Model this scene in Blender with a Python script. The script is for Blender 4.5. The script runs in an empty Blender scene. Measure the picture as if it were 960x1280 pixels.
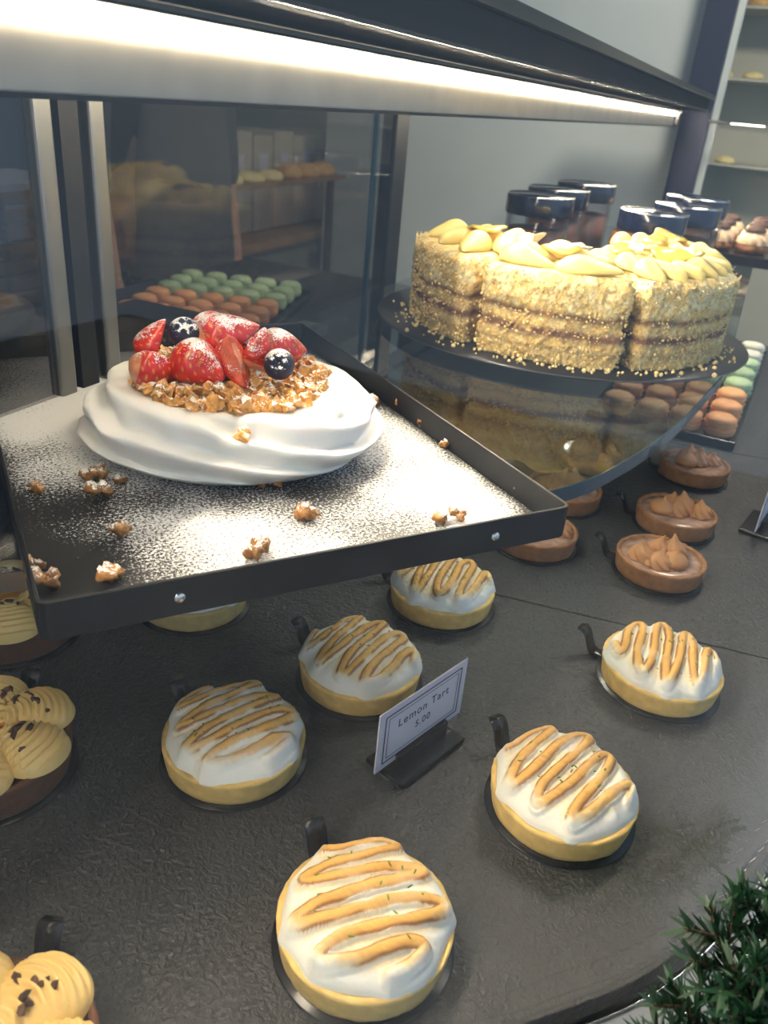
import bpy, bmesh, math, random
import numpy as np
from mathutils import Vector, Matrix

PI = math.pi
sc = bpy.context.scene
COL = sc.collection
rng = np.random.default_rng(7)
random.seed(7)

# ------------------------------------------------------------------ camera, world, exposure
FOC, TH, RO, HC, AZ = 1010.8, 0.47541, 0.09325, 0.3653, 0.38266      # focal length in px of a 960x1280 frame
head = Vector((-math.sin(AZ), math.cos(AZ), 0)); right0 = Vector((math.cos(AZ), math.sin(AZ), 0)); zup = Vector((0, 0, 1))
fwd = head * math.cos(TH) - zup * math.sin(TH); up0 = head * math.sin(TH) + zup * math.cos(TH)
cx = right0 * math.cos(RO) + up0 * math.sin(RO); cy = -right0 * math.sin(RO) + up0 * math.cos(RO)
cam = bpy.data.cameras.new('camera'); camo = bpy.data.objects.new('camera', cam); COL.objects.link(camo)
cam.sensor_fit = 'VERTICAL'; cam.sensor_height = 36; cam.sensor_width = 27
cam.lens = FOC / 1280 * 36
cam.clip_start = 0.01
camo.matrix_world = Matrix(((cx.x, cy.x, -fwd.x, 0), (cx.y, cy.y, -fwd.y, 0), (cx.z, cy.z, -fwd.z, HC), (0, 0, 0, 1)))
cam.dof.use_dof = True; cam.dof.focus_distance = 0.50; cam.dof.aperture_fstop = 13
sc.camera = camo

w = bpy.data.worlds.new('world'); sc.world = w; w.use_nodes = True
bg = w.node_tree.nodes['Background']
bg.inputs[0].default_value = (0.58, 0.78, 1.0, 1); bg.inputs[1].default_value = 0.74
sc.view_settings.view_transform = 'Standard'; sc.view_settings.look = 'None'
sc.view_settings.gamma = 1; sc.view_settings.use_curve_mapping = False
sc.view_settings.exposure = 0.25
LED_POWER = 420.0; LED_REAR = 29.0
sc.cycles.max_bounces = 10; sc.cycles.transparent_max_bounces = 16; sc.cycles.glossy_bounces = 4
sc.cycles.caustics_reflective = False; sc.cycles.caustics_refractive = False

# ------------------------------------------------------------------ helpers
def hash3(i, j, k, s):
    n = (i * 374761393 + j * 668265263 + k * 2147483647 + s * 1274126177) & 0xffffffff
    n = ((n ^ (n >> 13)) * 1274126177) & 0xffffffff
    n = ((n ^ (n >> 16)) * 2246822519) & 0xffffffff
    return ((n ^ (n >> 15)) & 0xffffff) / float(0xffffff)

def vn(p, s=0):
    p = np.asarray(p, float); f = np.floor(p).astype(np.int64); t = p - f; t = t * t * (3 - 2 * t); r = 0
    for a in (0, 1):
        for b in (0, 1):
            for c in (0, 1):
                wgt = (t[..., 0] if a else 1 - t[..., 0]) * (t[..., 1] if b else 1 - t[..., 1]) * (t[..., 2] if c else 1 - t[..., 2])
                r = r + wgt * hash3(f[..., 0] + a, f[..., 1] + b, f[..., 2] + c, s)
    return r

def fbm(p, s=0, o=3):
    p = np.asarray(p, float); r = 0; a = .5; tot = 0
    for k in range(o):
        r = r + a * vn(p * 2 ** k, s + k); tot += a; a *= .5
    return r / tot

def sstep(a, b, x):
    t = np.clip((x - a) / (b - a), 0, 1); return t * t * (3 - 2 * t)

def mk(name, verts, faces, mat=None, smooth=True, col=None, cols=None):
    me = bpy.data.meshes.new(name)
    me.from_pydata([tuple(map(float, v)) for v in verts], [], [tuple(map(int, f)) for f in faces])
    if mat: me.materials.append(mat)
    if smooth: me.polygons.foreach_set('use_smooth', [True] * len(me.polygons))
    if col is not None:
        a = me.color_attributes.new('Col', 'FLOAT_COLOR', 'POINT')
        c = np.ones((len(verts), 4), np.float32); c[:, :3] = col
        a.data.foreach_set('color', c.ravel())
    me.update(); return me

def ob(name, data, parent=None, loc=(0, 0, 0), rot=(0, 0, 0), scale=(1, 1, 1), kind=None):
    o = bpy.data.objects.new(name, data); COL.objects.link(o)
    o.location = loc; o.rotation_euler = rot; o.scale = scale
    if parent: o.parent = parent
    if kind: o['kind'] = kind
    return o

def tag(o, label, cat, group=None, kind=None):
    o['label'] = label; o['category'] = cat
    if group: o['group'] = group
    if kind: o['kind'] = kind
    return o

def under(child, part):
    child.parent = part; child.matrix_parent_inverse = Matrix.LocRotScale(part.location, part.rotation_euler, part.scale).inverted(); return child

def thing(name, label, cat, loc=(0, 0, 0), rz=0, group=None):
    o = bpy.data.objects.new(name, None); COL.objects.link(o)
    o.empty_display_size = .02; o.location = loc; o.rotation_euler = (0, 0, rz)
    return tag(o, label, cat, group)

def copy_tree(o, parent=None):
    c = o.copy(); COL.objects.link(c); c.parent = parent
    for ch in list(o.children): copy_tree(ch, c)
    return c

def lathe(prof, n=48, wob=None, close=False):
    """profile of (r, z); r == 0 ends become poles"""
    V = []; F = []; rings = []
    for r, z in prof:
        if r < 1e-7: rings.append([len(V)]); V.append((0, 0, z))
        else:
            s = len(V); rings.append(list(range(s, s + n)))
            for k in range(n):
                a = 2 * PI * k / n; V.append((r * math.cos(a), r * math.sin(a), z))
    for A, B in zip(rings[:-1], rings[1:]):
        for k in range(n):
            k2 = (k + 1) % n
            if len(A) == 1 and len(B) == 1: continue
            if len(A) == 1: F.append((A[0], B[k2], B[k]))
            elif len(B) == 1: F.append((A[k], A[k2], B[0]))
            else: F.append((A[k], A[k2], B[k2], B[k]))
    V = np.array(V)
    if wob is not None: V = wob(V)
    return V, F

def grid_faces(nu, nv, wrap_u=False):
    F = []
    for j in range(nv - 1):
        for i in range(nu if wrap_u else nu - 1):
            i2 = (i + 1) % nu
            F.append((j * nu + i, j * nu + i2, (j + 1) * nu + i2, (j + 1) * nu + i))
    return F

def box_mesh(name, size, mat, bev=0.0, center=(0, 0, 0), seg=2):
    bm = bmesh.new(); bmesh.ops.create_cube(bm, size=1)
    for v in bm.verts: v.co = Vector((v.co.x * size[0] + center[0], v.co.y * size[1] + center[1], v.co.z * size[2] + center[2]))
    if bev: bmesh.ops.bevel(bm, geom=bm.edges[:], offset=bev, segments=seg, affect='EDGES', profile=.5)
    me = bpy.data.meshes.new(name); bm.to_mesh(me); bm.free(); me.materials.append(mat); return me

def prism(name, pts, z0, z1, mat, bev=0):
    bm = bmesh.new()
    lo = [bm.verts.new((x, y, z0)) for x, y in pts]; hi = [bm.verts.new((x, y, z1)) for x, y in pts]
    n = len(pts)
    bm.faces.new(hi); bm.faces.new(lo[::-1])
    for k in range(n): bm.faces.new((lo[k], lo[(k + 1) % n], hi[(k + 1) % n], hi[k]))
    bmesh.ops.recalc_face_normals(bm, faces=bm.faces[:])
    if bev:
        es = [e for e in bm.edges if abs(e.verts[0].co.z - z1) < 1e-6 and abs(e.verts[1].co.z - z1) < 1e-6]
        bmesh.ops.bevel(bm, geom=es, offset=bev, segments=2, affect='EDGES', profile=.5)
    me = bpy.data.meshes.new(name); bm.to_mesh(me); bm.free(); me.materials.append(mat); return me

def ribbon(name, pts, off0, off1, z0, z1, mat):
    """a wall that follows a plan polyline, between two sideways offsets"""
    P = np.array(pts, float); T = np.gradient(P, axis=0); T /= np.linalg.norm(T, axis=1)[:, None]
    N = np.stack([T[:, 1], -T[:, 0]], 1)
    A = P + N * off0; B = P + N * off1; n = len(P)
    V = [(*a, z0) for a in A] + [(*b, z0) for b in B] + [(*b, z1) for b in B] + [(*a, z1) for a in A]
    F = []
    for r in range(4):
        r2 = (r + 1) % 4
        for i in range(n - 1): F.append((r * n + i, r * n + i + 1, r2 * n + i + 1, r2 * n + i))
    F.append((0, n, 2 * n, 3 * n)); F.append((n - 1, 4 * n - 1, 3 * n - 1, 2 * n - 1))
    return mk(name, V, F, mat, smooth=False)

def tube(path, rad, n=8, caps=True):
    P = np.array(path, float); m = len(P); R = np.broadcast_to(np.asarray(rad, float), (m,))
    T = np.gradient(P, axis=0); T /= np.linalg.norm(T, axis=1)[:, None]
    ref = np.array([0, 0, 1.0]) if abs(T[0, 2]) < .9 else np.array([1.0, 0, 0])
    V = []; u = np.cross(T[0], ref); u /= np.linalg.norm(u)
    for i in range(m):
        u = u - T[i] * (u @ T[i]); u /= np.linalg.norm(u); v = np.cross(T[i], u)
        for k in range(n):
            a = 2 * PI * k / n; V.append(P[i] + R[i] * (u * math.cos(a) + v * math.sin(a)))
    F = grid_faces(n, m, True)
    if caps: F += [tuple(range(n))[::-1], tuple(range((m - 1) * n, m * n))]
    return V, F

def smooth_path(pts, n=60):
    P = np.array(pts, float); Q = np.vstack([2 * P[0] - P[1], P, 2 * P[-1] - P[-2]]); out = []
    m = len(P) - 1
    for t in np.linspace(0, m, n):
        i = min(int(t), m - 1); f = t - i; a, b, c, d = Q[i:i + 4]
        out.append(.5 * ((2 * b) + (c - a) * f + (2 * a - 5 * b + 4 * c - d) * f * f + (3 * b - a - 3 * c + d) * f ** 3))
    return np.array(out)

def ico(sub=1):
    bm = bmesh.new(); bmesh.ops.create_icosphere(bm, subdivisions=sub, radius=1)
    V = np.array([v.co[:] for v in bm.verts]); F = [tuple(v.index for v in f.verts) for f in bm.faces]; bm.free(); return V, F

def join(parts):
    V = []; F = []; n = 0
    for v, f in parts:
        V += list(v); F += [tuple(i + n for i in q) for q in f]; n += len(v)
    return V, F

# ------------------------------------------------------------------ materials
def M(name, color, rough=.5, metal=0, var=0, vscale=40, bump=0, bscale=200, bdist=.001, attr=False, spec=.5, coat=0, emit=None, sss=0, trans=0, sugar=0, detail=4, randhue=0, sheen=0):
    m = bpy.data.materials.new(name); m.use_nodes = True; nt = m.node_tree; N = nt.nodes; L = nt.links
    b = N['Principled BSDF']
    b.inputs['Base Color'].default_value = (*color, 1); b.inputs['Roughness'].default_value = rough; b.inputs['Metallic'].default_value = metal
    b.inputs['Specular IOR Level'].default_value = spec; b.inputs['Coat Weight'].default_value = coat
    b.inputs['Transmission Weight'].default_value = trans
    if sss:
        b.inputs['Subsurface Weight'].default_value = sss; b.inputs['Subsurface Radius'].default_value = (1, .6, .35); b.inputs['Subsurface Scale'].default_value = .006
    tc = N.new('ShaderNodeTexCoord')
    out = None
    if attr:
        a = N.new('ShaderNodeAttribute'); a.attribute_name = 'Col'; out = a.outputs['Color']
    if var:
        n = N.new('ShaderNodeTexNoise'); n.inputs['Scale'].default_value = vscale; n.inputs['Detail'].default_value = detail
        L.new(tc.outputs['Object'], n.inputs['Vector'])
        mr = N.new('ShaderNodeMapRange'); mr.inputs[1].default_value = .3; mr.inputs[2].default_value = .7
        mr.inputs[3].default_value = 1 - var; mr.inputs[4].default_value = 1 + var; L.new(n.outputs['Fac'], mr.inputs[0])
        mx = N.new('ShaderNodeMix'); mx.data_type = 'RGBA'; mx.blend_type = 'MULTIPLY'; mx.inputs[0].default_value = 1
        if out is not None: L.new(out, mx.inputs[6])
        else: mx.inputs[6].default_value = (*color, 1)
        L.new(mr.outputs[0], mx.inputs[7]); out = mx.outputs[2]
    if randhue:
        oi = N.new('ShaderNodeObjectInfo'); mr = N.new('ShaderNodeMapRange'); mr.inputs[3].default_value = 1 - randhue; mr.inputs[4].default_value = 1 + randhue
        L.new(oi.outputs['Random'], mr.inputs[0])
        mx = N.new('ShaderNodeMix'); mx.data_type = 'RGBA'; mx.blend_type = 'MULTIPLY'; mx.inputs[0].default_value = 1
        if out is not None: L.new(out, mx.inputs[6])
        else: mx.inputs[6].default_value = (*color, 1)
        L.new(mr.outputs[0], mx.inputs[7]); out = mx.outputs[2]
    if sugar:            # icing sugar fallen on upward faces, in grains
        g = N.new('ShaderNodeNewGeometry'); sp = N.new('ShaderNodeSeparateXYZ'); L.new(g.outputs['Normal'], sp.inputs[0])
        n = N.new('ShaderNodeTexNoise'); n.inputs['Scale'].default_value = 900; n.inputs['Detail'].default_value = 2; L.new(g.outputs['Position'], n.inputs['Vector'])
        n2 = N.new('ShaderNodeTexNoise'); n2.inputs['Scale'].default_value = 120; L.new(g.outputs['Position'], n2.inputs['Vector'])
        ad = N.new('ShaderNodeMath'); ad.operation = 'ADD'; L.new(n.outputs['Fac'], ad.inputs[0]); L.new(n2.outputs['Fac'], ad.inputs[1])
        ml = N.new('ShaderNodeMath'); ml.operation = 'MULTIPLY_ADD'; L.new(sp.outputs['Z'], ml.inputs[0]); ml.inputs[1].default_value = .55; L.new(ad.outputs[0], ml.inputs[2])
        mr = N.new('ShaderNodeMapRange'); mr.inputs[1].default_value = 1.55 - sugar * .5; mr.inputs[2].default_value = 1.72 - sugar * .5; L.new(ml.outputs[0], mr.inputs[0])
        mx = N.new('ShaderNodeMix'); mx.data_type = 'RGBA'; L.new(mr.outputs[0], mx.inputs[0])
        if out is not None: L.new(out, mx.inputs[6])
        else: mx.inputs[6].default_value = (*color, 1)
        mx.inputs[7].default_value = (.86, .85, .84, 1); out = mx.outputs[2]
    if out is not None: L.new(out, b.inputs['Base Color'])
    if bump:
        n = N.new('ShaderNodeTexNoise'); n.inputs['Scale'].default_value = bscale; n.inputs['Detail'].default_value = 5
        L.new(tc.outputs['Object'], n.inputs['Vector'])
        bp = N.new('ShaderNodeBump'); bp.inputs['Strength'].default_value = bump; bp.inputs['Distance'].default_value = bdist
        L.new(n.outputs['Fac'], bp.inputs['Height']); L.new(bp.outputs[0], b.inputs['Normal'])
    if emit:
        b.inputs['Emission Color'].default_value = (*emit[0], 1); b.inputs['Emission Strength'].default_value = emit[1]
    return m

def glass(name, tint=(.96, .98, 1), ior=1.45, rough=0.0, dirt=0):
    m = bpy.data.materials.new(name); m.use_nodes = True; nt = m.node_tree; N = nt.nodes; L = nt.links
    N.remove(N['Principled BSDF'])
    t = N.new('ShaderNodeBsdfTransparent'); t.inputs[0].default_value = (*tint, 1)
    g = N.new('ShaderNodeBsdfGlossy'); g.inputs['Roughness'].default_value = rough
    lw = N.new('ShaderNodeLayerWeight'); lw.inputs[0].default_value = .5; f0 = ((ior - 1) / (ior + 1)) ** 2      # Schlick, the same from both sides of a sheet
    pw = N.new('ShaderNodeMath'); pw.operation = 'POWER'; pw.inputs[1].default_value = 5; L.new(lw.outputs['Facing'], pw.inputs[0])
    f = N.new('ShaderNodeMath'); f.operation = 'MULTIPLY_ADD'; f.inputs[1].default_value = 1 - f0; f.inputs[2].default_value = f0; L.new(pw.outputs[0], f.inputs[0])
    mx = N.new('ShaderNodeMixShader'); L.new(f.outputs[0], mx.inputs[0]); L.new(t.outputs[0], mx.inputs[1]); L.new(g.outputs[0], mx.inputs[2])
    L.new(mx.outputs[0], N['Material Output'].inputs[0]); return m

def slate_material():
    m = M('black_slate', (.040, .041, .044), rough=.42, spec=.5); nt = m.node_tree; N = nt.nodes; L = nt.links; b = N['Principled BSDF']
    tc = N.new('ShaderNodeTexCoord')
    wv = N.new('ShaderNodeTexNoise'); wv.inputs['Scale'].default_value = 200; wv.inputs['Detail'].default_value = 3; wv.inputs['Distortion'].default_value = 1.2; L.new(tc.outputs['Object'], wv.inputs[0])
    n2 = N.new('ShaderNodeTexNoise'); n2.inputs['Scale'].default_value = 420; n2.inputs['Detail'].default_value = 3; L.new(tc.outputs['Object'], n2.inputs[0])
    n3 = N.new('ShaderNodeTexNoise'); n3.inputs['Scale'].default_value = 9; L.new(tc.outputs['Object'], n3.inputs[0])
    ad = N.new('ShaderNodeMath'); ad.operation = 'MULTIPLY_ADD'; L.new(n2.outputs[0], ad.inputs[0]); ad.inputs[1].default_value = .45; L.new(wv.outputs[0], ad.inputs[2])
    bp = N.new('ShaderNodeBump'); bp.inputs['Strength'].default_value = .95; bp.inputs['Distance'].default_value = .0022
    L.new(ad.outputs[0], bp.inputs['Height']); L.new(bp.outputs[0], b.inputs['Normal'])
    mr = N.new('ShaderNodeMapRange'); mr.inputs[3].default_value = .36; mr.inputs[4].default_value = .5; L.new(n3.outputs[0], mr.inputs[0]); L.new(mr.outputs[0], b.inputs['Roughness'])
    return m

def sugar_tray_material():
    m = M('sugared_black_tray', (.012, .012, .013), rough=.4); nt = m.node_tree; N = nt.nodes; L = nt.links; b = N['Principled BSDF']
    tc = N.new('ShaderNodeTexCoord'); at = N.new('ShaderNodeAttribute'); at.attribute_name = 'Col'
    sp = N.new('ShaderNodeSeparateColor'); L.new(at.outputs['Color'], sp.inputs[0])
    n = N.new('ShaderNodeTexNoise'); n.inputs['Scale'].default_value = 560; n.inputs['Detail'].default_value = 3; n.inputs['Roughness'].default_value = .65; L.new(tc.outputs['Object'], n.inputs[0])
    n1 = N.new('ShaderNodeTexNoise'); n1.inputs['Scale'].default_value = 1500; n1.inputs['Detail'].default_value = 1; L.new(tc.outputs['Object'], n1.inputs[0])
    a = N.new('ShaderNodeMath'); a.operation = 'MULTIPLY_ADD'; L.new(n1.outputs[0], a.inputs[0]); a.inputs[1].default_value = .35; L.new(n.outputs[0], a.inputs[2])
    a2 = N.new('ShaderNodeMath'); a2.operation = 'MULTIPLY_ADD'; L.new(sp.outputs[0], a2.inputs[0]); a2.inputs[1].default_value = .55; L.new(a.outputs[0], a2.inputs[2])
    mr = N.new('ShaderNodeMapRange'); mr.inputs[1].default_value = .86; mr.inputs[2].default_value = 1.0; L.new(a2.outputs[0], mr.inputs[0])
    mx = N.new('ShaderNodeMix'); mx.data_type = 'RGBA'; mx.inputs[6].default_value = (.014, .014, .015, 1); mx.inputs[7].default_value = (.82, .82, .82, 1)
    L.new(mr.outputs[0], mx.inputs[0]); L.new(mx.outputs[2], b.inputs['Base Color'])
    r2 = N.new('ShaderNodeMapRange'); r2.inputs[3].default_value = .38; r2.inputs[4].default_value = .95; L.new(mr.outputs[0], r2.inputs[0]); L.new(r2.outputs[0], b.inputs['Roughness'])
    bp = N.new('ShaderNodeBump'); bp.inputs['Strength'].default_value = .6; bp.inputs['Distance'].default_value = .0008; L.new(mr.outputs[0], bp.inputs['Height']); L.new(bp.outputs[0], b.inputs['Normal'])
    return m

SLATE = slate_material()
GL_FRONT = glass('front_glass', (.97, .985, 1), 1.45)
GL_SHELF = glass('shelf_glass', (.80, .85, .87), 1.75)
GL_DOOR = glass('smoked_door_glass', (.64, .64, .64), 1.55)
GL_JAR = glass('jar_glass', (.97, .97, .98), 1.4)
TEAL = M('glass_edge', (.006, .035, .06), rough=.12, coat=.5)
BLACKM = M('black_enamel', (.008, .009, .012), rough=.42, spec=.3, var=.2, vscale=60)
BLACKMATT = M('matt_black', (.012, .012, .013), rough=.85, spec=.1)
BLACKP = M('black_plastic', (.012, .012, .014), rough=.22)
NAVY = M('navy_lacquer', (.008, .012, .035), rough=.15, coat=.4)
CHROME = M('chrome', (.75, .75, .76), rough=.18, metal=1)
ALU = M('brushed_aluminium', (.60, .54, .44), rough=.5, metal=.1, var=.08, vscale=30)
FRAME_ALU = M('door_frame_aluminium', (.22, .22, .21), rough=.35, metal=.8)
LEDM = M('led_diffuser', (1, 1, 1), emit=((1.0, .84, .60), LED_POWER)); LEDR = M('hidden_rear_glow', (1, 1, 1), emit=((1.0, .84, .60), LED_REAR))
CRUST = M('shortcrust', (.82, .56, .19), rough=.75, var=.16, vscale=120, bump=.35, bscale=700)
CURD = M('lemon_curd', (.80, .42, .05), rough=.3)
MERING = M('toasted_meringue', (.9, .88, .82), rough=.62, attr=True, bump=.18, bscale=1400, bdist=.0005, sss=.12)
ZEST = M('lime_zest', (.16, .26, .03), rough=.6)
CHOC_CRUST = M('cocoa_crust', (.36, .165, .07), rough=.7, var=.2, vscale=150, bump=.5, bscale=900)
DARK_CRUST = M('dark_cocoa_crust', (.13, .05, .022), rough=.7, var=.2, vscale=150, bump=.5, bscale=900)
GANACHE = M('glossy_ganache', (.40, .25, .19), rough=.2, var=.45, vscale=70, coat=.6)
CHOC_CREAM = M('chocolate_cream', (.52, .25, .105), rough=.5, var=.06, vscale=200)
CUSTARD = M('custard_cream', (.86, .60, .22), rough=.42, sss=.08)
CARAMEL = M('caramel_pool', (.62, .27, .05), rough=.12, coat=.8, var=.25, vscale=60)
NIB = M('cocoa_nib', (.10, .045, .025), rough=.6, randhue=.5)
MERW = M('white_meringue', (.90, .89, .86), rough=.55, sss=.12, bump=.15, bscale=500, bdist=.0006)
NUGGET = M('granola_nugget', (.70, .36, .10), rough=.45, var=.35, vscale=300, randhue=.35, sugar=.30)
NUGGET2 = M('loose_granola', (.40, .19, .06), rough=.5, var=.5, vscale=300, randhue=.35, sugar=.30)
STRAW = M('strawberry_skin', (.62, .025, .012), rough=.3, var=.3, vscale=150, coat=.3, sugar=.36, attr=True)
BLUEB = M('blueberry_skin', (.02, .022, .05), rough=.5, var=.4, vscale=200, sugar=.52)
CAKE = M('crumb_coat', (.8, .6, .3), rough=.85, attr=True, bump=.6, bscale=900, bdist=.001, var=.22, vscale=500)
CRUMB = M('cake_crumb', (.86, .66, .30), rough=.85, randhue=.2)
LCREAM = M('lemon_cream', (.90, .71, .23), rough=.42, sss=.08)
JELLY = M('lemon_jelly', (.93, .60, .10), rough=.15, sss=.4, coat=.6, bump=.4, bscale=150, bdist=.002)
FLAKE = M('white_flake', (.85, .85, .88), rough=.5)
CAKEBOARD = M('black_cake_board', (.013, .013, .015), rough=.28)
PEACH = M('peach_macaron', (.90, .42, .17), rough=.55, var=.08, vscale=100, randhue=.08)
GREEN = M('green_macaron', (.50, .66, .38), rough=.55, var=.08, vscale=100, randhue=.06)
WHITEM = M('white_macaron', (.78, .76, .62), rough=.55, randhue=.05)
MOUSSE = M('chocolate_mousse', (.26, .13, .09), rough=.5)
PAPER = M('lilac_white_card', (.62, .60, .68), rough=.7)
INK = M('ink', (.05, .05, .08), rough=.8)
BACKWALL = M('greige_wall', (.46, .45, .36), rough=.7, var=.12, vscale=3)
PANEL = M('pale_grey_panel', (.46, .51, .50), rough=.35, var=.06, vscale=4)
DARKWALL = M('dark_wall', (.03, .03, .032), rough=.6)
FLOORM = M('grey_stone_floor', (.16, .17, .18), rough=.6, var=.2, vscale=6)
LEDGE = M('blue_grey_ledge', (.22, .25, .30), rough=.45, var=.2, vscale=14)
WOOD = M('oak_counter', (.30, .16, .06), rough=.5, var=.25, vscale=12)
BINDER = M('beige_card_sleeve', (.50, .44, .34), rough=.6, var=.06)
FIRG = M('fir_needle', (.010, .050, .020), rough=.45)
STEMM = M('fir_stem', (.07, .045, .025), rough=.7)
CLOTH = M('charcoal_cloth', (.045, .045, .05), rough=.85, var=.15, vscale=40)
APRON = M('slate_apron', (.07, .068, .07), rough=.85, var=.1, vscale=40)
SKIN = M('skin', (.45, .25, .17), rough=.55)
HAIR = M('dark_hair', (.02, .014, .01), rough=.5)

# ------------------------------------------------------------------ setting
# plan curve of the deck's front edge (convex corner of the case)
EDGE = smooth_path([(-.62, -.30), (-.35, -.07), (-.22, .055), (-.12, .148), (-.042, .2176), (-.005, .25), (.038, .2976), (.0716, .362), (.095, .432), (.104, .52), (.105, .70), (.105, 1.05), (.105, 1.70)], 120)

def clip(poly, f):
    out = []; n = len(poly)
    for i in range(n):
        a, b = poly[i], poly[(i + 1) % n]; fa, fb = f(a), f(b)
        if fa >= 0: out.append(a)
        if fa * fb < 0:
            t = fa / (fa - fb); out.append((a[0] + t * (b[0] - a[0]), a[1] + t * (b[1] - a[1])))
    return out

_T = np.gradient(EDGE, axis=0); _T /= np.linalg.norm(_T, axis=1)[:, None]
BACKX = -.447
DECK = [tuple(p) for p in EDGE + np.stack([_T[:, 1], -_T[:, 0]], 1) * .0098] + [(BACKX, 1.70), (-.62, 1.70)]
DECK = clip(DECK, lambda p: p[0] - BACKX)
s1 = lambda p: p[1] - (.586 + .12 * (p[0] + .02)); s2 = lambda p: p[1] - (1.048 + .14 * p[0])
deck = thing('display_deck', 'black leather-grained slate deck of the pastry case under the tarts', 'display deck', (0, 0, 0))
for poly in (clip(DECK, lambda p: -s1(p) - .0008), clip(clip(DECK, lambda p: s1(p) - .0008), lambda p: -s2(p) - .0008), clip(DECK, lambda p: s2(p) - .0008)):
    ob('slate_panel', prism('slate_panel', poly, -.012, 0, SLATE, .0006), deck)
ob('case_body', prism('case_body', DECK, -.88, -.013, BLACKM), deck)

o = ob('window_1', ribbon('window_1', EDGE, .010, .015, -.02, .78, GL_FRONT), kind='structure')
for i, (a, z0) in enumerate(((.0160, -.0070), (.030, -.0070))):
    P = EDGE; T = np.gradient(P, axis=0); T /= np.linalg.norm(T, axis=1)[:, None]; Nn = np.stack([T[:, 1], -T[:, 0]], 1)
    Q = P + Nn * a; v, f = tube(np.column_stack([Q, np.full(len(Q), z0)]), .0007, 6)
    ob('trim_%d' % (i + 1), mk('trim', v, f, CHROME), kind='structure')
ob('window_ledge', ribbon('window_ledge', EDGE, .0152, .55, -.06, -.008, LEDGE), kind='structure')

def slab(name, size, c, mat): 
    return ob(name, box_mesh(name, size, mat), loc=c, kind='structure')
slab('floor', (7, 9, .05), (-.3, 1.2, -.925), FLOORM)
slab('wall_back', (5.2, .06, 2.9), (-.1, 3.30, .53), BACKWALL)
slab('wall_left', (.06, 6.2, 2.9), (-2.3, .9, .53), DARKWALL)
slab('ceiling', (3.6, 6.0, .05), (-.6, 1.0, 1.72), DARKWALL)
# pale panel standing behind the jars, from the door frame to the navy post
slab('wall_panel', (1.2, .02, 1.9), (-.78, 2.62, .03), PANEL)
slab('wall_post', (.074, .05, 2.58), (-.2330, 2.56, .40), M('navy_paint', (.010, .013, .035), rough=.55, spec=.3))
el = thing('led_glint_rod', 'short thin glowing rod standing in for the strip lamp reflection beyond the shelf end', 'lamp', (-.1960, 2.53, .372))  # glowing rod stands in for a reflection of the strip light
ob('arm', box_mesh('arm', (.055, .008, .008), BLACKM), el, (.0275, 0, 0)); ob('glint_rod', box_mesh('glint_rod', (.085, .005, .0035), M('glint_glow', (1, 1, 1), emit=((1, .95, .85), 2.0))), el, (.0975, 0, 0))

# back sliding doors
def door(n, y0, y1, x):
    d = ob('door_%d' % n, box_mesh('door_glass', (.005, y1 - y0, .40), GL_DOOR), loc=(x, (y0 + y1) / 2, .205), kind='structure')
    return d
d1 = door(1, -.5, .455, -.452); d2 = door(2, .49, 1.05, -.452)
ob('door_frame', box_mesh('door_frame', (.012, .016, .40), FRAME_ALU, .002), d1, (0, .4775 - .008 + .0, 0))
ob('door_frame', box_mesh('door_frame', (.012, .015, .40), FRAME_ALU, .002), d2, (0, -.2725, 0))
ob('door_gap_post', box_mesh('door_gap_post', (.02, .018, .40), BLACKM), d1, (-.006, .494, 0))
ob('door_edge', box_mesh('door_edge', (.006, .005, .40), TEAL), d2, (.004, .205, 0))
ob('door_frame', box_mesh('door_frame', (.02, .04, .40), BLACKM, .001), d2, (-.004, .282, 0))
ob('trim_3', box_mesh('trim', (.03, 2.3, .012), BLACKM), loc=(-.458, .65, .006 - .0045), kind='structure')

# glass shelf
SH = smooth_path([(-.62, -.03), (-.45, .105), (-.2979, .2405), (-.18, .365), (-.0815, .4988), (-.0474, .582), (-.022, .69), (-.0065, .80), (.004, .89), (.0055, 1.0), (.0055, 1.4), (.0055, 2.0)], 90)
shelf = thing('glass_shelf', 'curved clear glass shelf with dark edge under the sugared tray and cake', 'glass shelf', (0, 0, .128))
ob('glass_sheet', prism('glass_sheet', [tuple(p) for p in SH] + [(-.43, 2.0), (-.43, .9), (-.43, .3), (-.62, .3)], 0, .012, GL_SHELF), shelf)
ob('polished_edge', ribbon('polished_edge', SH, .0002, .0012, .0004, .0118, TEAL), shelf)
for y in (.25, .8, 1.35, 1.9): ob('bracket', box_mesh('bracket', (.03, .03, .012), FRAME_ALU, .001), shelf, (-.434, y, -.0065))

# upper shelf with the lamp under its front
us = thing('upper_shelf', 'black upper shelf with a slim lipped edge above the cake', 'shelf', (0, 0, .394))
YC, YL = .95, 3.0
ob('fascia', box_mesh('fascia', (.012, YL, .026), BLACKMATT, .001), us, (-.206, YC, .013))
ob('board', box_mesh('board', (.240, YL, .010), BLACKMATT), us, (-.330, YC, .0055))
ob('top_lip', box_mesh('top_lip', (.262, YL + .03, .010), BLACKP, .001), us, (-.322, YC, .0312))
ob('edge_strip', box_mesh('edge_strip', (.0016, YL, .0022), BLACKP), us, (-.1992, YC, .0015))
for y in (.9, -.3, 2.2): ob('bracket', box_mesh('bracket', (.03, .02, .04), BLACKM), us, (-.440, y, -.0195))
lt = thing('strip_light', 'long glowing strip lamp on a brushed metal channel under the upper shelf', 'lamp', (0, 0, .394))
ob('lamp_channel', box_mesh('lamp_channel', (.004, 2.96, .0390), ALU, .0006), lt, (-.2745, .94, -.0202))
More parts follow.
